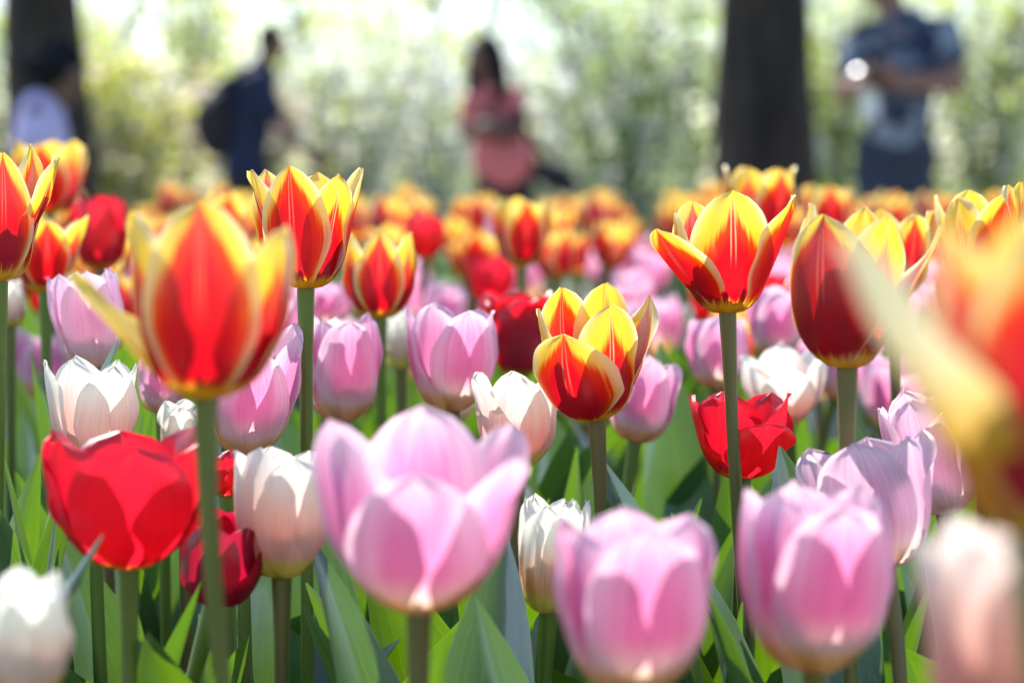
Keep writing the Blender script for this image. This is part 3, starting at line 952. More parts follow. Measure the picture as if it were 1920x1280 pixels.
    for q in (0, 1):
        co = []
        for i in range(8):
            for k in range(4):
                s, v = i / 7, k / 3 - 0.5
                co.append((v * 0.075 + 0.015 * s, 0.010 * q + 0.02 * math.sin(s * 2.5) + 0.012 * math.cos(v * 4), 0.03 - s * (0.13 + 0.012 * q)))
        mesh_obj('sheet', mesh_np('sheet', co, grid_faces(8, 4), mat=M['paper']), pa)


child(); navy_man(); woman(); printed_man()


# ================================================================== TULIPS
def smooth01(x, a, b):
    t = np.clip((x - a) / (b - a), 0, 1); return t * t * (3 - 2 * t)


def profile(H, Rb, mid, end, n=60):
    """side line of a petal: leaves the stem nearly level, turns up into the cup, tip leaning by `end` degrees.
    Solved so that the cup is Rb wide where it is fullest and H tall."""
    u = np.linspace(0, 1, n)

    def run(d, L):
        th = np.radians(mid + (88 - mid) * np.exp(-(u / d) ** 1.25) + (end - mid) * smooth01(u, 0.45, 1.0))
        ds = L / (n - 1)
        r = 0.0035 + np.concatenate([[0], np.cumsum(np.sin(th[:-1]) * ds)])
        z = np.concatenate([[0], np.cumsum(np.cos(th[:-1]) * ds)])
        return r, z, th
    lo, hi = 0.03, 0.7
    L = H * 1.15
    for _ in range(28):
        d = 0.5 * (lo + hi)
        r, z, th = run(d, L)
        L *= H / max(z.max(), 1e-4)
        L = min(L, H * 2.2)
        r, z, th = run(d, L)
        if r[int(n * 0.45)] < Rb: lo = d
        else: hi = d
    return u, r, z, th, L


def petal_mesh(name, H, Rb, mid=4, end=-8, width=1.0, tip=(2.0, 0.55), seed=0, nu=18, nv=13, mat=None, ruffle=0.6, ragged=0.0, inset=0.0, cup=1.0, curl=0.0):
    U, r, z, th, L = profile(H, Rb, mid, end)
    rng = random.Random(seed)
    W = Rb * 0.98 * width
    us = np.linspace(0, 1, nu) ** 0.92
    vs = np.linspace(-1, 1, nv)
    co, uv = [], []
    ph1, ph2, ph3 = rng.uniform(0, 6.28), rng.uniform(0, 6.28), rng.uniform(0, 50)
    lop = rng.uniform(-0.10, 0.10)
    for a in us:
        rr = np.interp(a, U, r); zz = np.interp(a, U, z); t = np.interp(a, U, th)
        f = 0.30 + 0.70 * float(smooth01(np.array(a), 0.0, 0.48))
        tt = max(0.0, (a - 0.50) / 0.50)
        f *= max(0.0, 1 - tt ** tip[0]) ** tip[1]
        w = max(W * f, 0.0006)
        Rc = max(rr * cup * 1.03, 0.35 * w, 0.006)
        for v in vs:
            s = v * w * (1 + lop * np.sign(v) * a)
            phi = max(-1.35, min(1.35, s / Rc))
            dn = Rc * (1 - math.cos(phi))                                  # how far the edge wraps inwards
            y = Rc * math.sin(phi) if abs(s / Rc) < 1.35 else math.copysign(Rc * math.sin(1.35), s)
            dn -= curl * abs(v) ** 3 * L * a * a                            # edges rolling out
            dn += ruffle * 0.0013 * abs(v) ** 2 * (math.sin(a * 9 + ph1 + v * 2) + 0.6 * math.sin(a * 17 + ph2)) * min(1, a * 3)
            dn += 0.0011 * math.exp(-(v / 0.10) ** 2) * math.sin(min(1, a * 1.1) * math.pi)   # crease along the midrib
            dn += 0.0012 * noise.noise(Vector((v * 1.5, a * 2.5, ph3))) * min(1, a * 3)
            dn += 0.00035 * math.sin(v * 8.5 + ph3) * min(1, a * 2) + 0.00016 * math.sin(v * 23 + ph1)
            along = 0.0
            if ragged: along = -ragged * L * float(smooth01(np.array(a), 0.72, 1.0)) * (0.5 + 0.5 * noise.noise(Vector((v * 3.2, 0.3, ph3))) + 0.35 * abs(noise.noise(Vector((v * 9, 1.3, ph3)))))
            st, ct = math.sin(t), math.cos(t)
            x = rr - inset + along * st - dn * ct
            h = zz + along * ct + dn * st * 0.8
            co.append((x, y, h)); uv.append(((v + 1) / 2, a))
    return mesh_np(name, co, grid_faces(nu, nv), uv, mat)


def rot_to(tilt_r, tilt_c):
    """axis of a flower leaning tilt_r degrees to the right and tilt_c degrees towards the camera"""
    return (Matrix.Rotation(R(tilt_r), 4, 'Y') @ Matrix.Rotation(R(tilt_c), 4, 'X'))


def stem_mesh(name, G, P, axis, r=0.0034, n=14, ns=9):
    """from the soil at G up to the flower at P, meeting it along its axis"""
    G, P = Vector(G), Vector(P); L = (P - G).length
    c1 = G + Vector((0, 0, 1)) * L * 0.35; c2 = P - Vector(axis) * L * 0.30
    pts, rad = [], []
    for i in range(n):
        t = i / (n - 1)
        p = G * (1 - t) ** 3 + c1 * 3 * t * (1 - t) ** 2 + c2 * 3 * t * t * (1 - t) + P * t ** 3
        pts.append(p); rad.append(r * (1.15 - 0.22 * t))
    rad[-1] *= 1.45; rad[-2] *= 1.10
    bx, by_ = noise.noise(G * 31 + P * 7) * 0.006, noise.noise(G * 17 + P * 11) * 0.006
    for i in range(n):
        q = math.sin(math.pi * i / (n - 1)) ** 2; pts[i] = pts[i] + Vector((bx * q, by_ * q, 0)); rad[i] *= 1 + 0.08 * noise.noise(Vector((i * 0.7, P.x * 40, P.z * 30)))
    return mesh_np(name, *tube_np(pts, rad, ns), mat=M['stem'])


def leaf_mesh(name, L, W, lean=25, droop=35, fold=0.55, twist=0.4, wave=1.0, seed=0, nu=20, nv=7):
    """a tulip leaf growing from the origin towards +x: upright, arching, keeled along the middle, margins waved"""
    rng = random.Random(seed); ph = rng.uniform(0, 6.28)
    co, uv = [], []
    x = z = 0.0; side = 0.0
    for i in range(nu):
        a = i / (nu - 1)
        th = R(lean * (0.25 + 0.75 * a) + droop * a ** 3)
        if i: x += math.sin(th) * L / (nu - 1); z += math.cos(th) * L / (nu - 1)
        side += 0.0
        f = (0.42 + 0.58 * min(1, a / 0.35) ** 0.8) * max(0.0, 1 - max(0, (a - 0.42) / 0.58) ** 2.4) ** 0.85
        w = max(W * 0.56 * f, 0.0006)
        tw = twist * a + 0.12 * math.sin(a * 4 + ph)
        T = Vector((math.sin(th), 0, math.cos(th))); N = Vector((-math.cos(th), 0, math.sin(th))); S = Vector((0, 1, 0))
        S2 = S * math.cos(tw) + N * math.sin(tw); N2 = N * math.cos(tw) - S * math.sin(tw)
        for k in range(nv):
            v = 2 * k / (nv - 1) - 1
            dn = fold * w * abs(v) ** 1.5 * (1 - 0.5 * a) + 0.10 * w * wave * v * v * math.sin(a * 11 + ph + 1.5 * v)
            p = Vector((x, 0, z)) + S2 * v * w * (1 - 0.12 * fold * abs(v)) + N2 * dn
            co.append(p); uv.append(((v + 1) / 2, a))
    return mesh_np(name, [tuple(c) for c in co], grid_faces(nu, nv), uv, M['leaf'])


def path_leaf(name, pts, width, face, fold=0.35, seed=0, nu=22, nv=7):
    """a leaf along given points (Bezier through three), its face turned by `face` radians about its length"""
    a, b, c = [Vector(p) for p in pts]; ctrl = b * 2 - (a + c) * 0.5
    rng = random.Random(seed); ph = rng.uniform(0, 6.28)
    co, uv = [], []
    for i in range(nu):
        t = i / (nu - 1)
        p = a * (1 - t) ** 2 + ctrl * 2 * t * (1 - t) + c * t * t
        T = ((ctrl - a) * (1 - t) + (c - ctrl) * t).normalized()
        S = T.cross(Vector((0, 1, 0))).normalized(); N = S.cross(T)
        g = face + 0.25 * math.sin(t * 3 + ph)
        S2 = S * math.cos(g) + N * math.sin(g); N2 = N * math.cos(g) - S * math.sin(g)
        f = (0.5 + 0.5 * min(1, t / 0.4)) * max(0.0, 1 - max(0, (t - 0.4) / 0.6) ** 2.0) ** 0.85
        w = max(width * 0.5 * f, 0.0005)
        for k in range(nv):
            v = 2 * k / (nv - 1) - 1
            q = p + S2 * v * w + N2 * (fold * w * abs(v) ** 1.5 + 0.08 * w * v * v * math.sin(t * 9 + ph))
            co.append(tuple(q)); uv.append(((v + 1) / 2, t))
    return mesh_np(name, co, grid_faces(nu, nv), uv, M['leaf'])


# a stock of leaves shared by all tulips
LEAVES = [leaf_mesh('leaf', L, W, lean, droop, fold, tw, 1.6, i) for i, (L, W, lean, droop, fold, tw) in enumerate([
    (0.40, 0.080, 16, 10, 0.50, 0.3), (0.37, 0.070, 24, 40, 0.60, -0.5), (0.35, 0.092, 22, 18, 0.40, 0.7),
    (0.42, 0.064, 12, 6, 0.70, -0.2), (0.34, 0.074, 34, 55, 0.50, 0.4), (0.39, 0.086, 18, 26, 0.45, -0.8),
    (0.36, 0.060, 28, 20, 0.65, 1.0), (0.41, 0.076, 10, 14, 0.50, -0.4)])]
STAMEN = None


def heart_mesh(H):
    """pistil and six stamens in the middle of an open flower"""
    j = Join(); j.add(tube_np([(0, 0, 0.0), (0, 0, H * 0.16), (0, 0, H * 0.30), (0, 0, H * 0.34)], [0.0032, 0.0030, 0.0034, 0.001], 8))
    for k in range(6):
        a = k * math.pi / 3; c, s = math.cos(a), math.sin(a)
        j.add(tube_np([(c * .003, s * .003, 0.001), (c * .007, s * .007, H * .18), (c * .008, s * .008, H * .20), (c * .009, s * .009, H * .34)], [0.0007, 0.0006, 0.0016, 0.0010], 6))
    return j


M['gold'] = (lambda k: k.leafy((0.82, 0.58, 0.06), (0.92, 0.68, 0.08), 0.45, 0.05, 0.4))(NT('golden_petal'))

M['flame_red'] = mat_flame('broad_red_petal', False, 1.0)


def mat_pale():
    k = NT('cream_to_gold_petal')
    x, u, v, r, streak, fine, blotch, back = petal_common(k)
    f = k.step(k.math('ADD', u, k.math('MULTIPLY', k.math('SUBTRACT', streak, 0.5), 0.4)), 0.25, 0.75)
    c = k.mix(f, (0.82, 0.50, 0.03), (0.84, 0.76, 0.46)); t = k.mix(f, (0.94, 0.56, 0.02), (0.92, 0.84, 0.50))
    red = k.step(k.math('ADD', u, k.math('MULTIPLY', v, 0.5)), 0.22, 0.42, 1.0, 0.0)
    return k.leafy(k.mix(red, c, (0.50, 0.012, 0.01)), k.mix(red, t, (0.85, 0.03, 0.004)), 0.42, 0.05, 0.4)


M['pale'] = mat_pale()
M['crimson'] = (lambda k: k.leafy((0.30, 0.004, 0.045), (0.66, 0.008, 0.050), 0.42, 0.09, 0.36))(NT('crimson_petal'))
M['heart'] = NT('pistil').plain((0.45, 0.40, 0.10), 0.6)
M['heart_dark'] = NT('dark_stamens').plain((0.05, 0.03, 0.03), 0.6)

WORD = {'flame': 'red and yellow', 'pink': 'lilac pink', 'white': 'white and peach', 'red': 'scarlet'}
HEROES = {}


def tulip(key, kind, bx, by, ty, w, Z, label, sx=None, tilt=(0, 0), mid=4, end=-10, yaw=0.0, petals=None, width=None, tip=(2.0, 0.55),
          ruffle=0.9, ragged=0.018, curl=0.0, nleaf=3, stem=0.0031, cup=1.0, seed=None, double=False, fine=True, group=None):
    """flower base at (bx, by), top at ty, w pixels wide, Z metres away"""
    sd = seed if seed is not None else sum(ord(c) * (i + 3) for i, c in enumerate(key)) % 997
    rng = random.Random(sd)
    mat, kind = kind, ('white' if kind in ('blush', 'orange', 'salmon') else {'crimson': 'red', 'pink_pale': 'pink'}.get(kind, kind))
    if width is None: width = 0.90 if kind == 'flame' else 1.0
    P = at(bx, by, Z)
    H = (by - ty) * Z / FPX; Rb = 0.5 * w * Z / FPX
    sx = bx if sx is None else sx
    slope = (sx - bx) / max(60.0, 1280 - by)
    G = Vector((P.x + slope * P.z * 0.85, P.y + rng.uniform(-.02, .02), 0.0))
    t = empty('tulip', (G.x, G.y, 0.0))
    tag(t, label, 'tulip', group)
    A = rot_to(*tilt)
    axis = A @ Vector((0, 0, 1))
    mesh_obj('stem', stem_mesh('stem', (0, 0, -0.01), P - G, axis, stem), t)
    base = Matrix.Translation(P - G) @ A
    po = petals or {}
    rings = [(0, 6, 1.0)] + ([(6, 12, 0.78), (12, 18, 0.58)] if double else [])
    for r0, r1, sc in rings:
        for k in range(r0, r1):
            q = dict(mid=mid, end=end, width=width, tip=tip, H=1.0, R=1.0, ruffle=ruffle, ragged=ragged, curl=curl, cup=cup, turn=0.0)
            outer = k % 2 == 0
            q['mid'] += rng.uniform(-2.5, 2.5); q['end'] += rng.uniform(-5, 5); q['H'] *= rng.uniform(0.95, 1.02) if outer else rng.uniform(0.96, 1.05)
            q.update(po.get(k, {}))
            me = petal_mesh('petal', H * q['H'] * (0.94 if sc < 1 else 1.0), Rb * q['R'] * sc * (1.0 if outer else 0.90), q['mid'], q['end'], q['width'] * (1.0 if outer else 1.06) / (1 if sc == 1 else 0.9),
                            q['tip'], sd * 31 + k, 20 if fine else 12, 13 if fine else 9, M['flame_inner' if kind == 'flame' and not outer else q.get('mat', mat)] if 'mat' not in q else M[q['mat']], q['ruffle'], q['ragged'], 0.0 if outer else 0.0010, q['cup'], q['curl'])
            o = mesh_obj('petal', me, t)
            ang = R(60 * k + (30 if r0 == 6 else 0) + yaw + q['turn']) - math.pi / 2
            o.matrix_local = base @ Matrix.Rotation(ang, 4, 'Z')
    hj = heart_mesh(H)
    o = hj.build('pistil', M['heart'], t); o.matrix_local = base
    for k in range(nleaf):
        o = mesh_obj('leaf', LEAVES[rng.randrange(len(LEAVES))], t)
        s = rng.uniform(0.92, 1.08) * min(1.1, max(0.85, P.z / 0.42))
        o.matrix_local = Matrix.Translation((0, 0, 0.0)) @ Matrix.Rotation(rng.uniform(0, 6.28), 4, 'Z') @ Matrix.Diagonal((s, s, s, 1))
    HEROES[key] = (t, G, kind)
    return t


PK = dict(tip=(2.4, 0.5), mid=3, end=-12)
# ---- the big tulips of the photograph, one by one (pixels of the photograph, metres away)
tulip('ry_left_edge', 'flame', -2, 527, 272, 150, 1.10, 'sharp red and yellow tulip cut by the left edge, thin petal curling out', sx=-40, mid=6, end=-8, yaw=20, tip=(1.7, .8),
      petals={0: dict(mid=3, end=-6), 1: dict(mid=26, end=16, H=.92, width=.72, tip=(1.5, 1.0), curl=-.05), 2: dict(mid=8, end=-6, H=1.02)}, nleaf=2)
tulip('ry_big_left', 'flame', 385, 747, 368, 285, 0.78, 'largest blurred red and yellow tulip at left, tall above the red bloom', sx=445, mid=5, end=-6, yaw=4, tip=(2.0, .6),
      petals={0: dict(mid=3, end=-12, H=1.0, width=.86, R=1.0), 1: dict(mid=12, end=2, H=.84, width=1.0, turn=10), 5: dict(mid=8, end=-4, H=.93, width=.92, turn=-6), 4: dict(mid=42, end=44, H=.62, width=.66, tip=(1.6, .8), turn=12, mat='gold'), 2: dict(mid=12, end=2, H=.86), 3: dict(H=.93, mid=6)}, nleaf=1)
tulip('ry_goblet', 'flame', 573, 541, 313, 165, 1.12, 'red and yellow goblet tulip on a tall straight stem, right of the largest blurred one', sx=572, mid=8, end=6, yaw=-12, tip=(1.95, .66),
      petals={0: dict(mid=6, end=3, H=1.02), 5: dict(mid=15, end=13, H=.98), 1: dict(mid=14, end=4, H=.95), 4: dict(mid=16, end=6)}, nleaf=2)
tulip('ry_low_behind', 'flame', 712, 597, 432, 128, 1.42, 'softly blurred red and yellow tulip with a red oval front petal, above the pink ones', sx=745, mid=5, end=-10, yaw=4, tip=(1.8, .7),
      petals={0: dict(H=1.0, mid=3, width=.85), 5: dict(mid=14, end=8), 1: dict(mid=11, end=0)})
tulip('ry_star', 'flame', 1118, 785, 560, 176, 1.10, 'sharp wide open yellow and red tulip in the middle, petal tip hooked to the right', sx=1128, tilt=(-4, 8), mid=10, end=-2, yaw=-28, tip=(1.95, .62), cup=1.05,
      petals={0: dict(mid=8, end=-10, H=.84, width=1.12, R=1.12), 1: dict(mid=6, end=-6, H=1.03, width=1.0, turn=-4), 2: dict(mid=23, end=12, H=.98, width=.95, tip=(1.6, .85), turn=24), 3: dict(mid=6, end=-8, H=1.10), 4: dict(mid=9, end=-10, H=1.08), 5: dict(mid=14, end=2, H=.98, width=.8)}, nleaf=2)
tulip('ry_open_right', 'flame', 1364, 587, 368, 178, 1.12, 'sharp open red and yellow tulip with a petal swung out left, on a leaning stem', sx=1418, tilt=(-2, -2), mid=12, end=2, yaw=-30, tip=(1.95, .62),
      petals={0: dict(mid=40, end=32, H=.74, width=.9, turn=-28), 1: dict(mid=9, end=-2, H=1.05, width=1.1, turn=-24), 2: dict(mid=22, end=14, H=1.0, width=1.0, turn=-14), 3: dict(mid=14, H=.98), 4: dict(mid=8, H=1.0, end=0), 5: dict(mid=12, H=.9, end=2)}, nleaf=2)
tulip('ry_crimson', 'flame', 1588, 690, 392, 205, 1.00, 'closed crimson tulip with pale yellow edges, right of the leaning stem', sx=1612, mid=3, end=-10, yaw=-28, tip=(1.8, .68),
      petals={0: dict(mid=3, end=-11, H=.98, width=1.2, turn=-8, mat='flame_red'), 1: dict(mid=12, end=4, H=.98), 2: dict(mid=26, end=24, H=.9, width=.8, tip=(1.5, .9)), 3: dict(mid=9, H=1.02)}, nleaf=2)
tulip('ry_right_edge', 'flame', 1938, 1010, 372, 330, 0.45, 'very large melted-blur red and yellow tulip filling the right edge', sx=2060, mid=4, end=-8, yaw=0, tip=(2.0, .6),
      petals={0: dict(mid=4, end=-8, H=1.0, turn=8, width=1.2, mat='flame_red'), 5: dict(mid=33, end=22, H=.90, width=1.25, turn=-16, mat='pale'), 4: dict(mid=8, end=2, H=.97, turn=-8, width=1.1), 1: dict(mid=5, width=1.15, mat='flame_red')}, nleaf=0)
tulip('ry_lilac_neighbour', 'flame', 92, 402, 265, 118, 1.95, 'orange-yellow blurred tulip just below the child in lilac', mid=8, end=0)
tulip('ry_left_low', 'flame', 85, 547, 405, 112, 1.45, 'small red and yellow tulip behind the sharp one at the left edge', mid=10, end=6, yaw=15, petals={1: dict(mid=28, end=24)})
tulip('ry_trunk', 'flame', 1425, 450, 312, 118, 1.75, 'blurred orange and yellow tulip standing in front of the broad trunk', mid=7, end=2, yaw=30)
tulip('ry_trunk_right', 'flame', 1552, 440, 348, 84, 2.3, 'small blurred orange tulip right of the broad trunk base', mid=5, end=-5)
tulip('ry_behind_crimson', 'flame', 1680, 560, 395, 120, 1.35, 'red-orange tulip peeping out behind the closed crimson one', mid=8, end=4, yaw=20, sx=1690)
tulip('ry_jeans', 'flame', 1845, 560, 362, 150, 1.22, 'pale yellow open tulip below the man in jeans, partly behind the melted blur', mid=14, end=8, yaw=12, sx=1850)
tulip('ry_corner', 'flame', 1960, 520, 342, 130, 1.15, 'cream-tipped tulip at the right edge above the melted blur', mid=6, end=0)
tulip('ry_mid_back', 'flame', 978, 500, 372, 96, 1.9, 'blurred yellow tulip with red stripes below the woman in coral', mid=8, end=2, yaw=10)

tulip('pk_left', 'pink_pale', 175, 690, 502, 122, 1.25, 'pale pink tulip at left partly behind the largest blurred red and yellow one', tilt=(-6, 4), mid=5, end=-4, yaw=20, tip=(2.2, .5), ragged=.05, curl=.02)
tulip('pk_sharp', 'pink', 462, 852, 626, 160, 1.10, 'sharp lilac pink tulip with pointed petals, half hidden by a blurred stem', sx=480, tilt=(4, 4), yaw=12, mid=9, end=2, tip=(1.8, .62),
      petals={1: dict(mid=14, end=4, H=1.06), 2: dict(mid=12, end=0, H=1.1)}, nleaf=3)
tulip('pk_beside_stem', 'pink', 642, 790, 588, 138, 1.28, 'pink tulip right of the tall straight green stem', **PK, yaw=18)
tulip('pk_centre', 'pink', 848, 770, 574, 150, 1.28, 'round pink tulip with upright petals in the middle, beside the red fringed one', tip=(2.2, .55), mid=5, end=-2, yaw=26, curl=.03)
tulip('pk_front_big', 'pink', 785, 1147, 790, 316, 0.78, 'largest pink tulip in front, wide open with one petal reaching right', sx=776, mid=9, end=2, yaw=0, tip=(2.1, .6), cup=1.05,
      petals={0: dict(mid=2, end=-4, H=.80, width=.95), 1: dict(mid=24, end=18, H=.86, width=.9), 2: dict(mid=13, end=4, H=.98), 3: dict(mid=5, end=-4, H=1.06, width=1.05), 4: dict(mid=12, end=4, H=1.0), 5: dict(mid=10, end=-2, H=.97, width=1.08)}, nleaf=1)
tulip('pk_front_mid', 'pink', 1188, 1298, 962, 266, 0.75, 'pink tulip low in front, cut by the bottom edge', mid=4, end=-6, yaw=8, tip=(2.5, .48), ragged=.04, nleaf=0)
tulip('pk_front_right', 'pink', 1528, 1258, 908, 262, 0.78, 'cupped pink tulip with a golden base in front at the right', sx=1545, mid=4, end=-5, yaw=14, tip=(2.4, .5), ragged=.05, nleaf=0)
tulip('pk_tilted', 'pink_pale', 1662, 1066, 806, 206, 1.00, 'pink tulip with frilled tips behind the cupped one, its stem leaning', sx=1650, tilt=(-11, -4), mid=7, end=2, yaw=-14, tip=(2.3, .5), ragged=.07, ruffle=1.4, curl=.03)
tulip('pk_right', 'pink_pale', 1772, 962, 728, 168, 1.08, 'sharp pink tulip with thin white ribs, beside the melted blur at right', sx=1730, tilt=(-10, 2), mid=5, end=-4, yaw=24, tip=(2.3, .5), ragged=.08, ruffle=1.3)
tulip('pk_under_star', 'pink', 1190, 828, 668, 120, 1.35, 'pink tulip low behind the wide open yellow one', tilt=(10, 0), **PK)
tulip('pk_behind_stem', 'pink', 1345, 728, 592, 108, 1.5, 'blurred pink tulip left of the leaning stem, above the open red one', **PK)
tulip('pk_between', 'pink', 1455, 668, 540, 100, 1.6, 'blurred lilac tulip between the leaning stem and the crimson bloom', **PK)
tulip('pk_goblet_back', 'pink', 612, 612, 528, 84, 1.65, 'dull pink blurred tulip tucked under the red and yellow goblet', **PK)
tulip('pk_peep', 'pink', 306, 775, 655, 88, 1.25, 'pink tulip whose base peeps out below the largest blurred bloom', **PK)

tulip('wh_sharp', 'white', 176, 872, 668, 152, 1.10, 'sharp white tulip with rosy side petals, behind the big red bloom', sx=190, mid=5, end=2, yaw=36, tip=(2.0, .7), ragged=.07, petals={1: dict(mid=10, end=8, mat='blush'), 5: dict(mid=5, end=2, mat='blush')})
tulip('wh_front', 'blush', 528, 1082, 838, 172, 0.98, 'plump white tulip flushed peach, between the red pair and the largest pink', sx=522, mid=3, end=-12, yaw=26, tip=(2.5, .5), nleaf=2)
tulip('wh_pointed', 'blush', 968, 878, 700, 138, 1.14, 'white tulip with a pointed petal thrown left, below the wide open yellow one', mid=7, end=-2, yaw=6, tip=(1.9, .6), petals={5: dict(mid=24, end=20, H=.98, width=.8, tip=(1.6, .8)), 1: dict(mid=9, end=0)})
tulip('wh_orange', 'orange', 1028, 1148, 925, 126, 1.04, 'narrow white tulip with an orange lower half, beside the largest pink', sx=1028, tilt=(4, 0), mid=2, end=-4, yaw=-18, tip=(2.3, .6), ragged=.09, nleaf=2)
tulip('wh_half', 'white', 345, 862, 752, 88, 1.16, 'small white tulip half hidden behind the big red bloom', mid=3, end=-10)
tulip('wh_blur_right', 'blush', 1478, 792, 658, 124, 1.42, 'blurred white tulip with rolled petals behind the open red one', tilt=(-8, 16), mid=10, end=8, curl=.04)
tulip('wh_corner_left', 'white', 48, 1315, 1075, 156, 0.72, 'soft blurred white tulip in the lower left corner', mid=4, end=-6, yaw=25, nleaf=0)
tulip('wh_corner_right', 'salmon', 1865, 1420, 985, 250, 0.52, 'soft blurred white and salmon tulip in the lower right corner', mid=6, end=0, yaw=30, nleaf=0)
tulip('wh_small', 'white', 752, 692, 582, 56, 1.55, 'slim blurred white tulip between two pink ones', mid=1, end=-12)
tulip('wh_left_bud', 'white', 18, 612, 525, 58, 1.5, 'small blurred peach tulip at the left edge', mid=1, end=-14)

tulip('rd_big', 'red', 242, 1066, 806, 262, 0.92, 'big glossy red tulip at left, wide cup', sx=236, mid=5, end=-3, yaw=14, tip=(2.7, .5), ruffle=1.8, cup=1.0, ragged=.03, curl=.02, petals={0: dict(H=.96), 5: dict(mid=14, end=8, H=.98), 1: dict(mid=9, H=.95)}, nleaf=2)
tulip('rd_leaning', 'crimson', 400, 1132, 962, 150, 0.98, 'smaller purplish red tulip leaning against the big red one', sx=318, tilt=(12, 6), mid=4, end=-8, yaw=-20, tip=(2.2, .5), nleaf=1)
tulip('rd_open', 'red', 1392, 897, 735, 158, 1.15, 'open red tulip crossed by the leaning green stem', sx=1362, mid=11, end=4, yaw=20, tip=(2.2, .5), ruffle=1.5, petals={0: dict(H=.72, mid=16, end=12)})
tulip('rd_fringed', 'red', 975, 705, 536, 110, 1.5, 'blurred red fringed double tulip behind the wide open yellow one', mid=10, end=10, double=True, ruffle=2.4, ragged=.12, fine=False)
tulip('rd_far_left', 'red', 188, 505, 368, 96, 1.7, 'deep red blurred tulip at left above the pale pink one', mid=4, end=-8)
tulip('rd_far_mid', 'red', 795, 485, 405, 70, 2.2, 'small dark red blurred tulip above the round pink one', mid=3, end=-8)
tulip('rd_peek', 'red', 428, 930, 850, 76, 1.05, 'red tulip glimpsed between the blurred stem and the plump white one', mid=5, end=-5, nleaf=1)

# ---- single leaves that the photograph shows clearly: (owner, tip, low point, width px, Z, face turn, bow px)
FOCUS_LEAVES = [
    ('rd_big', (192, 1002), (40, 1150), 62, 0.86, 0.5, -12), ('wh_front', (566, 1132), (700, 1300), 66, 1.02, 0.45, 8),
    ('wh_front', (574, 1092), (790, 1290), 88, 1.08, -0.5, -10), ('wh_front', (372, 1150), (395, 1330), 78, 1.08, 0.9, 10),
    ('pk_front_big', (852, 1098), (815, 1330), 84, 1.15, -0.25, 6), ('wh_orange', (1012, 1118), (985, 1320), 70, 1.12, 0.6, 4),
    ('ry_star', (1192, 908), (1120, 1050), 46, 1.22, 0.7, -10), ('ry_star', (1315, 934), (1240, 1060), 46, 1.18, 0.7, -12),
    ('ry_star', (1082, 838), (1060, 1010), 62, 1.32, -0.3, 4), ('pk_tilted', (1652, 1122), (1720, 1330), 78, 1.02, 0.5, 10),
    ('rd_open', (1392, 1128), (1378, 1300), 66, 1.12, -0.45, 4), ('rd_open', (1388, 1200), (1470, 1330), 40, 1.0, 0.8, 6),
    ('wh_sharp', (108, 925), (80, 1110), 44, 1.08, 1.1, -8), ('wh_sharp', (75, 850), (20, 1060), 84, 1.16, 0.3, -20),
    ('ry_left_edge', (4, 842), (70, 1110), 50, 1.12, 0.9, 8), ('wh_half', (268, 775), (235, 900), 36, 1.25, 0.6, 0),
    ('rd_big', (232, 1060), (262, 1340), 92, 1.0, 0.8, 4), ('pk_right', (1795, 915), (1700, 1130), 60, 1.18, 0.5, 0),
    ('pk_tilted', (1752, 1075), (1660, 1240), 46, 1.16, -0.3, 4), ('wh_orange', (935, 1110), (830, 1330), 66, 1.14, 0.8, -12),
    ('pk_sharp', (292, 745), (268, 900), 54, 1.3, -0.3, 4), ('pk_left', (60, 660), (110, 830), 40, 1.4, -0.4, 8),
    ('wh_orange', (1180, 1020), (1080, 1300), 70, 1.2, 0.4, -16), ('pk_under_star', (1258, 960), (1330, 1260), 74, 1.15, 0.6, 10),
    ('pk_beside_stem', (612, 1090), (560, 1320), 60, 1.2, -0.4, 6), ('pk_beside_stem', (690, 980), (700, 1300), 66, 1.25, 0.9, 4),
]
for n, (own, tipp, low, wpx, Z, face, bow) in enumerate(FOCUS_LEAVES):
    t, G, kind = HEROES[own]
    tp, lp = at(*tipp, Z), at(*low, Z + 0.02)
    d = (lp - tp); lo = lp + d * max(0.0, (lp.z - 0.04) / max(0.05, -d.z)) * 0.6
    lo = Vector((lo.x * 0.5 + lp.x * 0.5, lp.y + 0.02, max(0.02, lo.z)))
    md = (tp + lo) * 0.5 + Vector((bow * Z / FPX, 0.0, 0.0))
    me = path_leaf('leaf', (lo - G, md - G, tp - G), 1.45 * wpx * Z / FPX, face, 0.35, n)
    mesh_obj('leaf', me, t)

# ---- the rest of the bed: a few grown kinds, copied tulip by tulip
PROTO = {}


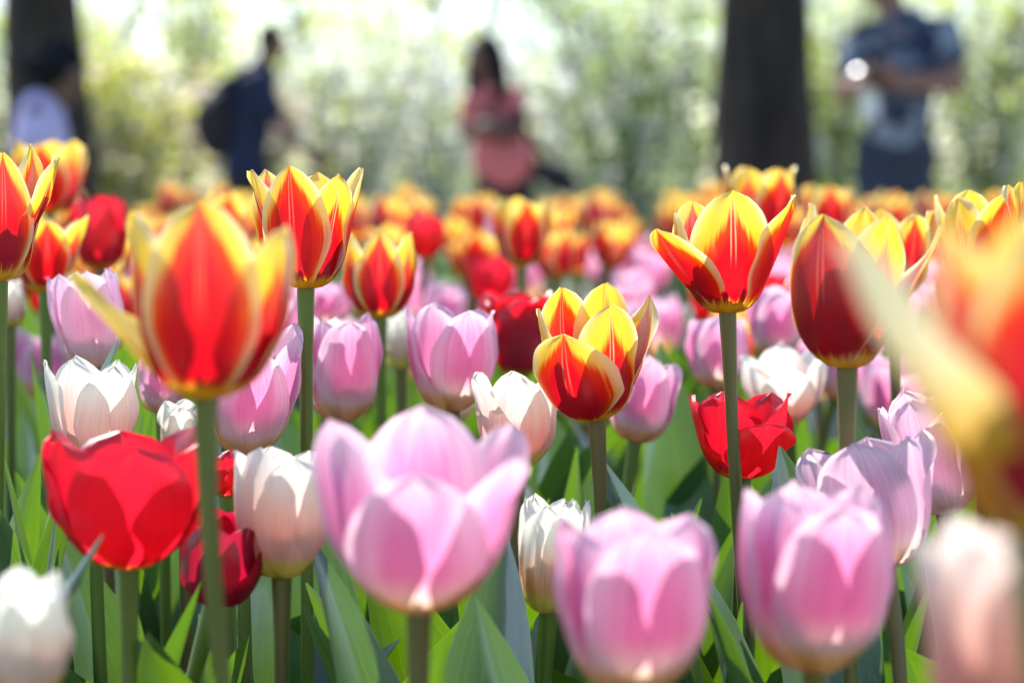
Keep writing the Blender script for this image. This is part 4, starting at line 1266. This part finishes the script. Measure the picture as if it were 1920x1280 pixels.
def proto(kind, v, far):
    """one tulip standing at the origin, flower about 0.06 m, stem to 1.0 in its own height"""
    rng = random.Random(hash((kind, v)) % 1000 if False else {'flame': 11, 'pink': 23, 'white': 37, 'red': 51}[kind] + v * 7)
    t = empty('tulip', (0, 0, 0))
    h = {'flame': 0.468, 'pink': 0.405, 'white': 0.40, 'red': 0.42}[kind] + rng.uniform(-.012, .012)
    H = {'flame': 0.058, 'pink': 0.058, 'white': 0.054, 'red': 0.056}[kind] * rng.uniform(.94, 1.06)
    Rb = {'flame': 0.0215, 'pink': 0.0225, 'white': 0.0195, 'red': 0.0235}[kind]
    A = rot_to(rng.uniform(-15, 15), rng.uniform(-12, 12))
    bud = v == 5
    P = Vector((rng.uniform(-.02, .02), rng.uniform(-.02, .02), h)); axis = A @ Vector((0, 0, 1))
    mesh_obj('stem', stem_mesh('stem', (0, 0, -0.01), P, axis, 0.0033, 8, 6), t)
    base = Matrix.Translation(P) @ A
    mid0 = -1 if bud else rng.uniform(1, 17)
    if bud: Rb *= 0.74
    tip = {'flame': (1.75, .7), 'pink': (2.3, .52), 'white': (2.2, .55), 'red': (2.3, .5)}[kind]
    J_co, J_uv, J_f = [], [], []
    for k in range(6):
        outer = k % 2 == 0
        me = petal_mesh('petal', H * rng.uniform(.94, 1.04), Rb * (1 if outer else .9), mid0 + rng.uniform(-3, 7), mid0 - 8 + rng.uniform(-6, 12), 1.0 if outer else 1.06, tip, v * 50 + k, 11, 7, M['flame_inner' if kind == 'flame' and not outer else kind], 1.0, 0.04, 0 if outer else .001)
        o = mesh_obj('petal', me, t)
        o.matrix_local = base @ Matrix.Rotation(R(60 * k) - math.pi / 2, 4, 'Z')
    for k in range(3 if not far else 2):
        o = mesh_obj('leaf', LEAVES[rng.randrange(len(LEAVES))], t)
        s = rng.uniform(.86, 1.05)
        o.matrix_local = Matrix.Rotation(2.1 * k + rng.uniform(-.5, .5), 4, 'Z') @ Matrix.Diagonal((s, s, s, 1))
    return t


placed = [(g.x, g.y) for (_, g, _) in HEROES.values()]
rngS = random.Random(77)
SCATTER = []
step_y = 1.18
spots = []
for _ in range(14000):
    y = 0.95 + 3.77 * rngS.random() ** 0.72
    x = rngS.uniform(-1, 1) * (0.29 * y + 0.10)
    if y < 1.72 and abs(x) < 0.235 * y + 0.04: continue
    dmin = (0.064 + 0.010 * (y - 1)) if abs(x) < 0.225 * y else 0.27
    if all((x - a) ** 2 + (y - b) ** 2 > dmin * dmin for a, b in placed if abs(y - b) < 0.2):
        placed.append((x, y)); spots.append((x, y))
    if len(spots) >= 284: break
spots.sort(key=lambda s: s[1])


def kind_at(x, y):
    px, py, Z = to_px((x, y, 0.45))
    p = rngS.random()
    if y > 3.1:                                        # the back of the bed
        return 'flame' if p < .72 else ('pink' if p < .86 else 'red')
    if y > 2.0:
        if 480 < px < 1050: return 'flame' if p < .50 else ('pink' if p < .82 else ('red' if p < .93 else 'white'))
        if px >= 1050: return 'pink' if p < .66 else ('flame' if p < .90 else 'red')
        return 'flame' if p < .38 else ('red' if p < .70 else 'pink')
    return 'pink' if p < .62 else ('white' if p < .78 else ('red' if p < .90 else 'flame'))


GROUP = {'flame': 'red and yellow tulips farther back in the bed', 'pink': 'pink tulips farther back in the bed', 'white': 'white tulips farther back in the bed', 'red': 'red tulips farther back in the bed'}
for i, (x, y) in enumerate(spots):
    k = kind_at(x, y)
    far = y > 2.6
    v = rngS.randrange(6)
    key = (k, v)
    if key not in PROTO:
        PROTO[key] = proto(k, v, False); o = PROTO[key]
    else:
        o = copy_tree(PROTO[key])
    s = rngS.uniform(.93, 1.05)
    if k == 'flame' and y < 2.0: s *= 0.93
    o.location = (x, y, 0); o.rotation_euler = (0, 0, rngS.uniform(0, 6.28)); o.scale = (s, s, s)
    SCATTER.append((o, k, x, y, s))

# plants that have sent up leaves but no flower fill the gaps between the stems
clump_n = 0
CLUMPS = []
for _ in range(4000):
    y = rngS.uniform(0.86, 2.5); x = rngS.uniform(-1, 1) * (0.25 * y + 0.03)
    if all((x - a) ** 2 + (y - b) ** 2 > 0.052 ** 2 for a, b in placed):
        placed.append((x, y)); clump_n += 1
        t = empty('tulip_plant', (x, y, 0))
        n = rngS.choice((3, 4, 4)); a0 = rngS.uniform(0, 6.28)
        for q in range(n):
            o = mesh_obj('leaf', LEAVES[rngS.randrange(len(LEAVES))], t)
            sc = rngS.uniform(0.84, 1.02)
            o.matrix_local = Matrix.Rotation(a0 + q * 6.28 / n + rngS.uniform(-.5, .5), 4, 'Z') @ Matrix.Diagonal((sc, sc, sc, 1))
        CLUMPS.append((t, x, y))
    if clump_n >= 120: break

# every farther tulip is described by the clear thing it stands nearest to in the picture
COLUMNS = [(20, 'at the left edge of the picture'), (90, 'under the child in lilac'), (170, 'right of the slender trunk'), (280, 'under the pink blossom shrub'), (390, 'under the dark rucksack'),
           (490, 'under the man in navy'), (600, 'under the reaching arm of the navy man'), (720, 'under the white blossom shrub'), (830, 'just left of the woman in coral'), (930, 'under the woman in coral'),
           (1030, 'under the black shoulder bag'), (1140, 'in the gap right of the shoulder bag'), (1270, 'just left of the broad trunk'), (1430, 'under the broad trunk'), (1560, 'just right of the broad trunk'),
           (1690, 'under the man in jeans'), (1820, 'right of the man in jeans'), (1910, 'at the right edge of the picture')]
ORD = ['', 'second ', 'third ', 'fourth ', 'fifth ', 'sixth ', 'seventh ', 'eighth ', 'ninth ', 'tenth ', 'eleventh ', 'twelfth ', 'thirteenth ', 'fourteenth ', 'fifteenth ', 'sixteenth ']
by_col = {}
for o, k, x, y, sc in SCATTER:
    px = to_px((x, y, 0.45))[0]
    if px < -30 or px > 1950:
        tag(o, '%s tulip growing beyond the %s edge of the view' % (WORD[k], 'left' if px < 0 else 'right'), 'tulip', GROUP[k])
        continue
    col = min(COLUMNS, key=lambda c: abs(c[0] - px))[1]
    by_col.setdefault((k, col), []).append((y, o))
for (k, col), obs in by_col.items():
    obs.sort(key=lambda q: -q[0])
    for i, (y, o) in enumerate(obs):
        tag(o, '%sbackmost blurred %s tulip %s' % (ORD[min(i, len(ORD) - 1)], WORD[k], col), 'tulip', GROUP[k])
# leafy plants are described by the big tulip they stand beside
NEAR = {'ry_left_edge': 'the sharp tulip cut by the left edge', 'ry_big_left': 'the largest blurred red-yellow tulip', 'ry_goblet': 'the red-yellow goblet tulip', 'ry_low_behind': 'the red-oval yellow tulip',
        'ry_star': 'the wide open yellow tulip', 'ry_open_right': 'the leaning stem', 'ry_crimson': 'the closed crimson tulip', 'pk_left': 'the pale pink tulip at left', 'pk_centre': 'the round pink tulip',
        'pk_sharp': 'the sharp lilac tulip', 'pk_beside_stem': 'the pink tulip by the straight stem', 'pk_under_star': 'the pink tulip under the yellow one', 'pk_tilted': 'the frilled leaning pink tulip', 'pk_right': 'the white-ribbed pink tulip',
        'pk_behind_stem': 'the pink tulip above the open red', 'pk_front_big': 'the largest pink tulip', 'wh_sharp': 'the sharp white tulip', 'wh_front': 'the plump white tulip', 'wh_pointed': 'the white tulip with thrown petal', 'wh_orange': 'the narrow orange-white tulip',
        'wh_half': 'the small half hidden white tulip', 'wh_blur_right': 'the blurred white tulip', 'wh_small': 'the slim white tulip', 'rd_big': 'the big red tulip', 'rd_leaning': 'the leaning purplish red tulip', 'rd_open': 'the open red tulip',
        'rd_fringed': 'the red fringed tulip', 'wh_left_bud': 'the small peach tulip at left', 'pk_front_right': 'the cupped pink tulip in front', 'pk_front_mid': 'the pink tulip cut by the bottom edge'}
used = {}
for o, x, y in CLUMPS:
    px = to_px((x, y, 0.3))[0]
    def gap(key):
        g = HEROES[key][1]; return ((to_px((g.x, g.y, 0.3))[0] - px) / 300) ** 2 + (g.y - y) ** 2
    key = min(NEAR, key=gap); g = HEROES[key][1]
    dx = px - to_px((g.x, g.y, 0.3))[0]
    rel = 'behind' if y - g.y > 0.10 and abs(dx) < 60 else ('right of' if dx > 0 else 'left of')
    used.setdefault(rel + ' ' + NEAR[key], []).append((y, o))
for ph, obs in used.items():
    obs.sort(key=lambda q: q[0])
    for i, (y, o) in enumerate(obs):
        tag(o, ('%sflowerless tulip plant %s' % (['', 'second ', 'third ', 'fourth ', 'fifth ', 'sixth ', 'seventh ', 'eighth ', 'ninth ', 'tenth ', 'eleventh ', 'twelfth ', 'thirteenth '][min(i, 12)], ph)), 'plant', 'tulip plants in leaf between the flowers')

# a thin thread of spider silk between the stems at the lower right
a, b = at(1727, 1015, 1.06), at(1768, 1300, 1.06)
j = Join(); j.add(tube_np([a, (a + b) / 2 + Vector((0.0004, 0, 0)), b], [0.00035] * 3, 6))
o = j.build('silk_thread', NT('silk').plain((0.8, 0.8, 0.82), 0.25, spec=0.8))
tag(o, 'thin shiny silk thread beside the stem at lower right', 'thread')
print('objects', len(bpy.data.objects))
